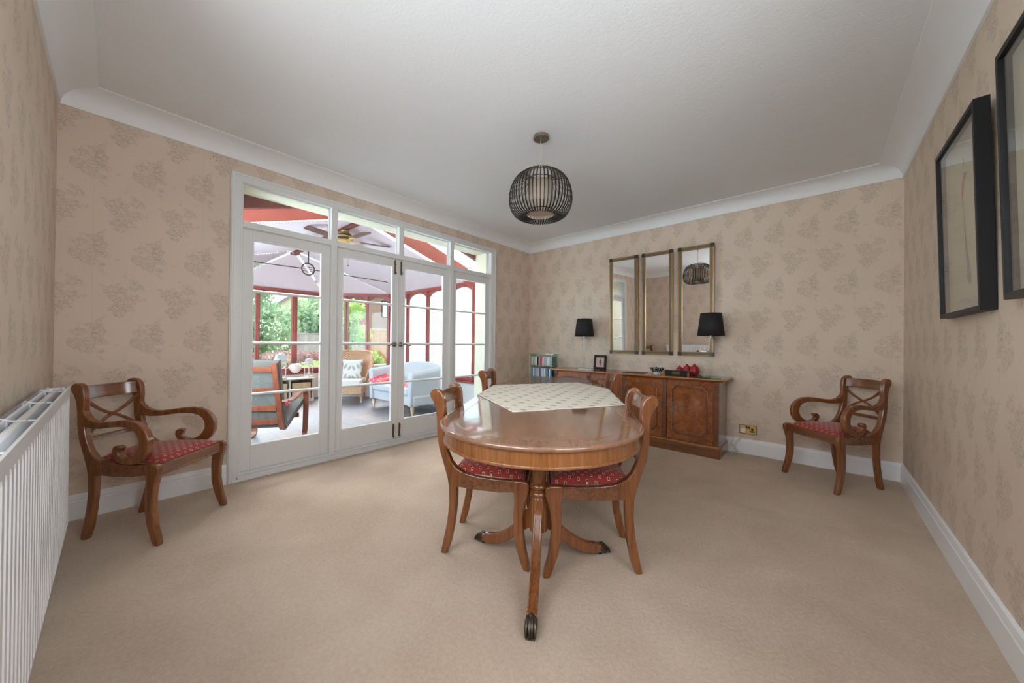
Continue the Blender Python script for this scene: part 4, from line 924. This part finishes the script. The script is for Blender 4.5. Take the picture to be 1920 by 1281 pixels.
# ceiling fan
cf = thing('ceiling_fan', 'dark wood and brass ceiling fan under the conservatory ridge', 'fan', (-1.73, -2.2, 0))
b = NB(); tube(b, [(0, 0, 2.77), (0, 0, 2.70)], .02, 12); lathe(b, [(.06, 2.765), (.05, 2.74), (.03, 2.73)], 20); obj('down_rod', b, 'oldbrass', cf)
b = NB(); lathe(b, [(.07, 2.735), (.09, 2.722), (.075, 2.712)], 28); lathe(b, [(.13, 2.675), (.137, 2.668), (.13, 2.66)], 28); lathe(b, [(.09, 2.632), (.10, 2.62), (.07, 2.60), (.0, 2.59)], 28); obj('brass_trim', b, 'brass', cf)
b = NB(); lathe(b, [(.08, 2.715), (.12, 2.69), (.128, 2.665), (.11, 2.645), (.085, 2.63)], 28); obj('motor', b, 'bronze', cf)
for k in range(5):
    a_ = R(72*k+75); Mx = Matrix.Rotation(a_, 4, 'Z')
    b = NB(); prism(b, [(.20, -.05), (.24, -.062), (.60, -.07), (.635, -.05), (.645, 0), (.635, .05), (.60, .07), (.24, .062), (.20, .05)], lambda s, q, w_: (s, q, w_+q*.15), 2.622, 2.630); bmesh.ops.transform(b, matrix=Mx, verts=b.verts); o = obj('blade', b, 'walnut', cf, .001)
    b = NB(); prism(b, [(.08, -.018), (.14, -.012), (.21, -.04), (.26, 0), (.21, .04), (.14, .012), (.08, .018)], lambda s, q, w_: (s, q, w_+q*.15), 2.612, 2.621); bmesh.ops.transform(b, matrix=Mx, verts=b.verts); obj('blade_iron', b, 'brass', o, .001)
b = NB(); tube(b, [(0, .05, 2.60), (0, .05, 2.28)], .0015, 5); lathe(b, [(0, 0), (.012, .01), (.012, .02), (0, .03)], 10, (0, .05, 2.25)); obj('pull_cord', b, 'oldbrass', cf)
# sofa: back to the frosted wall, facing -y
sf = thing('sofa', 'pale grey scroll arm sofa against the frosted conservatory windows', 'sofa', (-2.28, -.86, ZF))
b = NB(); bx(b, -.74, .74, -.27, .36, .17, .34); obj('seat_base', b, 'sofa', sf, .02)
b = NB(); bx(b, -.60, .60, -.31, .20, .345, .475); obj('seat_cushion', b, 'sofa', sf, .035, seg=4)
b = NB(); P = [(-.74, .33)]+[(-.74+1.48*k/14, .76+.13*math.sin(math.pi*k/14)**.7) for k in range(15)]+[(.74, .33)]
prism(b, P[::-1], lambda s, z, q: (s, .20+q+(z-.33)*.18, z), 0, .16); obj('backrest', b, 'sofa', sf, .04, seg=4)
for s in (-1, 1):
    b = NB(); Q = [(.0, .17), (.10, .17), (.105, .45), (.125, .60), (.145, .68), (.135, .72), (.10, .745), (.055, .745), (.02, .72), (.0, .66)]
    Q = [(x_*1.12, z_) for x_, z_ in Q]
    rows = []
    for k in range(7):
        y_ = -.31+.66*k/6; lift = .10*(k/6)**1.6; rows.append([b.verts.new((s*(.60+x_), y_, z_+(lift if z_ > .4 else 0))) for x_, z_ in Q])
    for A_, B_ in zip(rows, rows[1:]):
        for i in range(len(Q)): b.faces.new((A_[i], A_[(i+1) % len(Q)], B_[(i+1) % len(Q)], B_[i]))
    b.faces.new(rows[0][::-1]); b.faces.new(rows[-1]); obj('sofa_arm', b, 'sofa', sf, .02, seg=3)
for sx in (-1, 1):
    for y_ in (-.24, .28):
        b = NB(); lathe(b, [(.014, 0), (.030, .115), (.034, .118), (.034, .128), (.028, .131), (.036, .145), (.028, .150), (.038, .170)], 18, (sx*.66, y_, 0)); obj('turned_leg', b, 'pale', sf, smooth=40)
def pillow(name, label, loc, rot, w_, h_, th, mat, label2=None):
    b = NB(); n = 14; T = []; Bm = []
    for i in range(n+1):
        r1 = []; r2 = []
        for j in range(n+1):
            u, v = 2*i/n-1, 2*j/n-1; q = ((1-u**4)*(1-v**4)); pin = 1-.07*(1-(u*v)**2)*max(abs(u), abs(v))**3
            x_, y_ = u*w_/2*pin, v*h_/2*pin; h = th/2*q**.5+.001; r1.append(b.verts.new((x_, y_, h))); r2.append(b.verts.new((x_, y_, -h)))
        T.append(r1); Bm.append(r2)
    for i in range(n):
        for j in range(n): b.faces.new((T[i][j], T[i+1][j], T[i+1][j+1], T[i][j+1])); b.faces.new((Bm[i][j], Bm[i][j+1], Bm[i+1][j+1], Bm[i+1][j]))
    for i in range(n):
        b.faces.new((T[i][0], Bm[i][0], Bm[i+1][0], T[i+1][0])); b.faces.new((T[i][n], T[i+1][n], Bm[i+1][n], Bm[i][n])); b.faces.new((T[0][i], T[0][i+1], Bm[0][i+1], Bm[0][i])); b.faces.new((T[n][i], Bm[n][i], Bm[n][i+1], T[n][i+1]))
    o = obj(name, b, mat, None, smooth=60, loc=loc); o.rotation_euler = rot; return tag(o, label, 'cushion')
t_ = NT('pink_patterned_fabric'); n_ = t_.noise(t_.obj(), 12, 3, .6, 1.5); t_.col(t_.ramp(n_, [(.38, lin((120, 50, 110))), (.46, lin((214, 46, 92))), (.56, lin((232, 92, 92))), (.64, lin((236, 190, 110)))])); t_.sett(.8); M_['pinkp'] = t_.m
t_ = NT('sage_damask_fabric'); s_ = t_.sep(t_.obj()); q1 = t_.M('SINE', t_.M('MULTIPLY', t_.M('ABSOLUTE', s_[0]), 38)); q2 = t_.M('SINE', t_.M('ADD', t_.M('MULTIPLY', s_[1], 30), t_.M('MULTIPLY', t_.M('ABSOLUTE', s_[0]), 25)))
t_.col(t_.ramp(t_.M('ADD', t_.M('MULTIPLY', t_.M('MULTIPLY', q1, q2), .5), .5), [(.62, lin((214, 214, 216))), (.72, lin((158, 160, 146)))])); t_.sett(.85); M_['sagep'] = t_.m
pillow('cushion', 'pink patterned cushion on the sofa seat against its far arm', (-2.76, -.98, ZF+.535), (R(12), R(8), R(10)), .42, .42, .13, 'pinkp')
pillow('cushion', 'pink and orange patterned cushion on the sofa seat against its near arm', (-1.86, -.93, ZF+.56), (R(38), R(-8), R(-12)), .40, .40, .13, 'pinkp')
# wicker chair
wk = thing('wicker_armchair', 'tan wicker wing armchair with a white seat cushion in the conservatory corner', 'armchair', (-3.96, -1.14, ZF), R(-38))
def shell(b, zb, zt, r0, r1, th, a0=-1.9, a1=1.9, n=22, front=.0):
    rows = []
    for i in range(n+1):
        a = a0+(a1-a0)*i/n; k = abs(a)/max(a1, 1e-6); zt_ = zt(k); ring = []
        for r_, z_ in ((r0, zb), (r1(k), zt_), (r1(k)+th, zt_+.004), (r0+th, zb)):
            ring.append(b.verts.new((-math.cos(a)*r_*1.0, math.sin(a)*r_*1.05, z_)))
        rows.append(ring)
    for A_, B_ in zip(rows, rows[1:]):
        for q in range(4): b.faces.new((A_[q], A_[(q+1) % 4], B_[(q+1) % 4], B_[q]))
    b.faces.new(rows[0][::-1]); b.faces.new(rows[-1])
def zt(k): return 1.04-.10*(k/.5)**4*.5 if k < .5 else .99-.35*min(1, (k-.5)/.32)**1.2
b = NB(); shell(b, .30, zt, .30, lambda k: .53-.13*k, .022); obj('wicker_back', b, 'wicker', wk, .008, smooth=50)
b = NB(); rows = []; pts = []
for i in range(31):
    a = -1.9+3.8*i/30; k = abs(a)/1.9; rr_ = .54-.13*k; pts.append((-math.cos(a)*rr_, math.sin(a)*rr_*1.05, zt(k)+.008))
tube(b, pts, .024, 10); obj('rolled_rim', b, 'wicker', wk, smooth=60)
b = NB(); prism(b, [(-.30, -.30), (.32, -.33), (.32, .33), (-.30, .30)], lambda s, q, w_: (s, q, w_), .17, .33); obj('wicker_base', b, 'wicker', wk, .02)
b = NB(); bx(b, -.26, .34, -.31, .31, .335, .475); obj('seat_cushion', b, 'white', wk, .03, seg=4)
for x_, y_ in ((-.25, -.26), (-.25, .26), (.30, -.31), (.30, .31)):
    b = NB(); tube(b, [(x_, y_, .2), (x_*1.03, y_*1.03, 0)], [.024, .018], 10); obj('leg', b, 'wicker', wk)
pillow('cushion', 'grey damask cushion standing in the wicker armchair', (-4.02, -1.04, ZF+.66), (R(78), 0, R(50)), .42, .42, .12, 'sagep')
# bentwood lounge chair seen from behind
pg = thing('lounge_chair', 'brown bentwood lounge chair with grey cushion seen from behind through the left pane', 'armchair', (-1.60, -3.16, ZF), R(143))
def ribbon(b, pts, y0, y1, th):
    P = smoothp([(p[0], 0, p[1]) for p in pts], 5); n = len(P); rows = []
    for i, p in enumerate(P):
        d = (P[min(i+1, n-1)]-P[max(i-1, 0)]).normalized(); nr = Vector((-d.z, 0, d.x))*th/2
        rows.append([b.verts.new(q) for q in (p+nr+Vector((0, y0, 0)), p+nr+Vector((0, y1, 0)), p-nr+Vector((0, y1, 0)), p-nr+Vector((0, y0, 0)))])
    for A_, B_ in zip(rows, rows[1:]):
        for q in range(4): b.faces.new((A_[q], A_[(q+1) % 4], B_[(q+1) % 4], B_[q]))
    b.faces.new(rows[0][::-1]); b.faces.new(rows[-1])
for s in (-1, 1):
    y0, y1 = sorted((s*.262, s*.205)); b = NB(); ribbon(b, [(-.42, 1.00), (-.37, .80), (-.30, .55), (-.235, .33), (-.205, .24), (-.17, .20), (-.12, .205), (.05, .28), (.20, .345), (.34, .40)], y0, y1, .022); obj('seat_frame', b, 'bent', pg, .003)
    y0, y1 = sorted((s*.335, s*.272)); b = NB(); ribbon(b, [(-.30, .555), (-.20, .535), (-.05, .545), (.12, .585), (.26, .60), (.335, .575), (.365, .50), (.36, .3), (.35, .12), (.335, .045), (.28, .012), (.1, .012), (-.15, .012), (-.33, .014)], y0, y1, .024); obj('arm_frame', b, 'bent', pg, .003)
    b = NB(); ribbon(b, [(-.30, .555), (-.28, .40), (-.24, .27), (-.22, .2)], *sorted((s*.272, s*.262)), .04); obj('arm_bracket', b, 'bent', pg, .003)
for i, (x_, z_) in enumerate(((-.408, .93), (-.345, .68), (-.285, .47), (-.235, .30))):
    b = NB(); bx(b, -.011, .011, -.21, .21, -.032, .032); bmesh.ops.transform(b, matrix=Matrix.Translation((x_, 0, z_)) @ Matrix.Rotation(R(-15), 4, 'Y'), verts=b.verts); obj('back_slat', b, 'bent', pg, .002)
b = NB(); bx(b, .20, .222, -.272, .272, .26, .32); obj('cross_rail', b, 'bent', pg, .002)
b = NB(); ribbon(b, [(-.375, 1.03), (-.33, .85), (-.27, .62), (-.195, .36), (-.165, .27), (-.11, .245), (.05, .315), (.22, .385), (.38, .45)], -.27, .27, .065); o = obj('long_cushion', b, 'grey', pg, .02, seg=3); o['label'] = 'grey fabric cushion running from headrest to seat'
pillow('cushion', 'small red and white cushion on the bentwood lounge chair', (-1.72, -3.06, ZF+.47), (R(25), 0, R(137)), .36, .30, .10, 'pinkp')
# low shelf with baskets
sh = thing('low_shelf', 'low taupe cube shelf with woven baskets under the far conservatory windows', 'shelf', (-4.45, 0, ZF))
ys = [-2.95, -2.52, -2.09, -1.66]
b = NB(); bx(b, -.44, .01, -2.98, -1.63, .465, .49); obj('top_board', b, 'taupe', sh, .003)
b = NB(); bx(b, -.43, 0, -2.97, -1.64, .0, .06); obj('base_board', b, 'taupe', sh, .002)
for y_ in ys: b = NB(); bx(b, -.43, 0, y_-.015, y_+.015, .06, .465); obj('divider', b, 'taupe', sh, .002)
for i, nm in enumerate(('left', 'middle', 'right')):
    t = thing('storage_basket', 'tan woven basket in the %s compartment of the low shelf' % nm, 'basket', (-4.66, (ys[i]+ys[i+1])/2, ZF+.062), group='baskets in the low shelf')
    b = NB(); bx(b, -.19, .19, -.175, .175, 0, .34)
    fs = [f for f in b.faces if f.normal.z > .9 or f.calc_center_median().z > .335]; bmesh.ops.inset_region(b, faces=fs, thickness=.012)
    for f in [f for f in b.faces if all(abs(v.co.x) < .18 and v.co.z > .3 for v in f.verts)]: bmesh.ops.translate(b, verts=list(set(f.verts)), vec=(0, 0, -.3))
    obj('basket_body', b, 'basket', t, .004)
    b = NB(); tube(b, [(-.19, -.175, .343), (.19, -.175, .343), (.19, .175, .343), (-.19, .175, .343)], .008, 8, True)
    for y_ in (-.178, .178): tube(b, [(.192, y_, .0), (.192, y_, .343)], .005, 6)
    obj('dark_rim', b, 'black', t)
def lanternf(label, loc, sc):
    t = thing('lantern', label, 'lantern', loc, R(20)); t.scale = (sc,)*3
    b = NB(); bx(b, -.085, .085, -.085, .085, 0, .02); bx(b, -.075, .075, -.075, .075, .02, .03)
    for sx in (-1, 1):
        for sy in (-1, 1): tube(b, [(sx*.068, sy*.068, .03), (sx*.068, sy*.068, .36)], .008, 6)
    bx(b, -.078, .078, -.078, .078, .355, .37); obj('body_frame', b, 'lantern', t, .002)
    b = NB(); prism(b, [(-.095, .37), (.095, .37), (.085, .385), (.04, .44), (.03, .49), (-.03, .49), (-.04, .44), (-.085, .385)], lambda s, z, q: (s, q, z), -.085, .085); lathe(b, [(.035, .49), (.035, .50), (.012, .515)], 16); obj('roof', b, 'lantern', t, .004)
    b = NB(); tube(b, [(0, .06*math.cos(2*math.pi*k/20), .565+.06*math.sin(2*math.pi*k/20)) for k in range(20)], .005, 6, True); obj('ring_handle', b, 'lantern', t)
    b = NB(); bx(b, -.0665, .0665, -.067, -.066, .03, .355); bx(b, -.0665, .0665, .066, .067, .03, .355); bx(b, -.067, -.066, -.0665, .0665, .03, .355); bx(b, .066, .067, -.0665, .0665, .03, .355); obj('glass', b, 'glass', t, smooth=0)
    b = NB(); lathe(b, [(.035, .03), (.035, .12), (.0, .118)], 16); obj('candle', b, 'white', t)
lanternf('white metal lantern with a candle standing on the low shelf', (-4.54, -2.24, ZF+.49), 1.0)
lanternf('small white lantern at the right end of the low shelf', (-4.60, -1.70, ZF+.49), .78)
gl = thing('globe_lantern', 'round white glass lantern with a ring handle on the window sill', 'lantern', (-4.90, -1.86, ZS+.0))
b = NB(); lathe(b, [(.05, 0), (.055, .01), (.10, .06), (.115, .115), (.10, .17), (.06, .20), (.03, .205)], 24); obj('globe', b, 'white', gl, smooth=60)
b = NB(); tube(b, [(0, .055*math.cos(2*math.pi*k/20), .25+.055*math.sin(2*math.pi*k/20)) for k in range(20)], .005, 6, True); obj('ring_handle', b, 'bronze', gl)

# ================================================================== GARDEN
ZG = -.35
b = NB(); bx(b, -40, -5.13, -30, 30, ZG-.2, ZG); bx(b, -5.13, -.3, .0, 30, ZG-.2, ZG); bx(b, -5.13, -.3, -30, -4.4, ZG-.2, ZG); struct('ground', b, 'grass', smooth=0, label='lawn outside the conservatory')
def foliage(b, n, fn, s0, s1):
    for _ in range(n):
        p = Vector(fn()); s = random.uniform(s0, s1); u = Vector([random.gauss(0, 1) for _ in range(3)]).normalized(); v = u.cross(Vector([random.gauss(0, 1) for _ in range(3)])).normalized()
        q = [b.verts.new(p+u*s), b.verts.new(p+v*s*.5), b.verts.new(p-u*s), b.verts.new(p-v*s*.5)]; b.faces.new(q)
def ball(cx, cy, cz, rx, ry, rz):
    while True:
        x, y, z = [random.uniform(-1, 1) for _ in range(3)]; r = x*x+y*y+z*z
        if .25 < r < 1: return (cx+rx*x, cy+ry*y, cz+rz*z)
def tree(nm, label, cat, loc, lobes, mat, n=2600, s0=.05, s1=.12, trunk=None):
    t = thing(nm, label, cat, loc)
    def fn(): l = random.choice(lobes); return ball(*l)
    b = NB(); foliage(b, n, fn, s0, s1); obj('foliage', b, mat, t, smooth=0)
    b = NB(); h = trunk or max(l[2] for l in lobes)
    tube(b, [(0, 0, -.02), (.05, .02, h*.5), (lobes[0][0]*.7, lobes[0][1]*.7, lobes[0][2])], [.09, .07, .03], 8)
    for l in lobes[1:4]: tube(b, [(.05, .02, h*.45), (l[0]*.8, l[1]*.8, l[2])], [.05, .02], 6)
    obj('trunk', b, 'bark', t); return t
tree('garden_tree', 'dense blue green tree filling the left conservatory window', 'tree', (-10.9, -1.9, ZG), [(0, 0, 2.6, 1.3, 1.2, 1.2), (.3, 1.0, 1.9, 1.0, .9, .9), (.2, -1.0, 2.0, 1.1, 1.0, 1.0), (.4, 0, 1.4, .9, 1.1, .7), (0, .3, 3.6, 1.1, 1.0, .9)], 'leafd', 7000, .05, .11)
tree('garden_tree', 'tall dark tree far behind the left conservatory window', 'tree', (-15.5, -4.5, ZG), [(0, 0, 4.4, 2.0, 2.2, 1.8), (0, 1.6, 3.2, 1.5, 1.4, 1.4), (0, -1.8, 3.0, 1.6, 1.5, 1.4), (0, 0, 2.2, 1.4, 1.6, 1.3)], 'leafd', 5000, .10, .2)
tree('garden_tree', 'pale grey green tree in front of the neighbouring gable', 'tree', (-12.2, 1.2, ZG), [(0, 0, 2.6, .8, .9, 1.0), (0, -.6, 2.0, .8, .6, .8), (0, .6, 2.1, .7, .5, .8)], 'leafd', 3200, .06, .12)
tree('climbing_shrub', 'bright green climbing shrub behind the wicker armchair', 'shrub', (-7.6, .35, ZG), [(0, -.2, 2.1, .35, .5, .6), (0, -.1, 1.5, .35, .35, .5), (0, .2, 2.45, .35, .45, .4), (.1, .35, 1.7, .3, .4, .35)], 'leafl', 2000, .05, .09)
tree('bush', 'light green bush at the foot of the weathered fence', 'shrub', (-7.9, 1.35, ZG), [(0, 0, .95, .28, .24, .24), (0, .2, .75, .25, .25, .25)], 'leafl', 420, .05, .08)
tree('purple_hedge', 'low rounded hedge of purple red leaves beyond the terrace wall', 'hedge', (-7.7, -1.35, ZG), [(0, .2, .85, .6, .95, .42), (0, .9, .8, .6, .55, .40), (0, -.9, .75, .6, .8, .40), (0, -.2, .4, .6, 1.3, .35)], 'leafp', 5200, .035, .06, trunk=.6)
tree('bush', 'bright yellow green bush in front of the purple hedge', 'shrub', (-6.7, -.95, ZG), [(0, 0, .75, .3, .35, .22), (0, .3, .65, .3, .3, .2)], 'leafl', 900, .03, .05, trunk=.5)
b = NB(); bx(b, -6.35, -6.15, -5, 3, ZG, .42); bx(b, -6.38, -6.12, -5, 3, .42, .46); tag(obj('terrace_wall', b, 'stone', None, .01), 'low pale stone garden wall running along the terrace', 'garden wall')
def fence(label, x, y0, y1, h, mt):
    t = thing('garden_fence', label, 'fence', (x, y0, ZG)); n = int((y1-y0)/.12)
    b = NB()
    for k in range(n): y_ = (y1-y0)*k/n; bx(b, -.006+(k % 2)*.006, .008+(k % 2)*.006, y_, y_+.118, .05, h)
    obj('boards', b, mt, t, .002)
    b = NB(); bx(b, -.04, -.006, 0, y1-y0, h-.25, h-.17); bx(b, -.04, -.006, 0, y1-y0, .3, .38); bx(b, -.03, .04, 0, y1-y0, h, h+.03); obj('rail', b, mt, t, .003)
    for y_ in (0, (y1-y0)/2, y1-y0):
        b = NB(); bx(b, -.05, .05, y_-.05, y_+.05, 0, h+.06); obj('fence_post', b, mt, t, .004)
fence('weathered grey board fence behind the shrubs', -9.4, -.5, 2.2, 1.72, 'fence')
fence('new orange brown board fence right of the weathered one', -8.8, 1.75, 6.0, 1.88, 'fencen')
ho = thing('brick_house', 'red brick house with a grey tiled roof beyond the fence', 'house', (-17, 8.6, ZG))
b = NB(); bx(b, -3, 0, -2.8, 6, 0, 4.35); obj('wall', b, 'brick', ho, smooth=0)
b = NB(); prism(b, [(-3.3, 4.3), (.35, 4.3), (.35, 4.42), (-1.5, 6.6), (-3.3, 4.42)], lambda s, z, q: (s, q, z), -3.1, 6.3); obj('roof', b, 'rooft', ho, smooth=0)
b = NB(); prism(b, [(0, 2.15), (.05, 2.15), (.05, 2.3), (0, 2.3)], lambda s, z, q: (s, q, z), -2.8, 6); obj('string_course', b, 'stone', ho)
for y_ in (-1.55, 1.6):
    b = NB()
    for q in ((y_-.5, y_-.44, 3.0, 4.05), (y_+.44, y_+.5, 3.0, 4.05), (y_-.5, y_+.5, 3.0, 3.06), (y_-.5, y_+.5, 3.99, 4.05), (y_-.03, y_+.03, 3.0, 4.05)): bx(b, -.02, .03, q[0], q[1], q[2], q[3])
    o = obj('window', b, 'black', ho)
    b = NB(); bx(b, -.01, .005, y_-.45, y_+.45, 3.05, 4.0); obj('pane', b, 'lantern', o, smooth=0)
b = NB(); prism(b, [(-2.6, 2.4), (.9, 2.4), (-.85, 3.2)][::-1] if False else [(0, 2.3), (1.3, 2.05), (1.3, 2.15), (0, 2.9)], lambda s, z, q: (s, q, z), -1.2, 3.0); obj('porch_roof', b, 'rooft', ho, smooth=0)
b = NB(); bx(b, 0, 1.2, -1.0, 2.8, 0, 2.15); obj('porch', b, 'brick', ho, smooth=0)
h2 = thing('neighbour_house', 'distant gabled house partly hidden by trees', 'house', (-24, 5.0, ZG))
b = NB(); bx(b, -4, 0, -2.0, 4.0, 0, 4.0); prism(b, [(-2.0, 4.0), (4.0, 4.0), (1.0, 6.3)], lambda s, z, q: (q, s, z), -4, 0); obj('wall', b, 'cream', h2, smooth=0)
b = NB(); prism(b, [(-2.3, 3.8), (1.0, 6.4), (4.3, 3.8), (4.3, 4.0), (1.0, 6.6), (-2.3, 4.0)], lambda s, z, q: (q, s, z), -4.2, .3); obj('roof', b, 'rooft', h2, smooth=0)
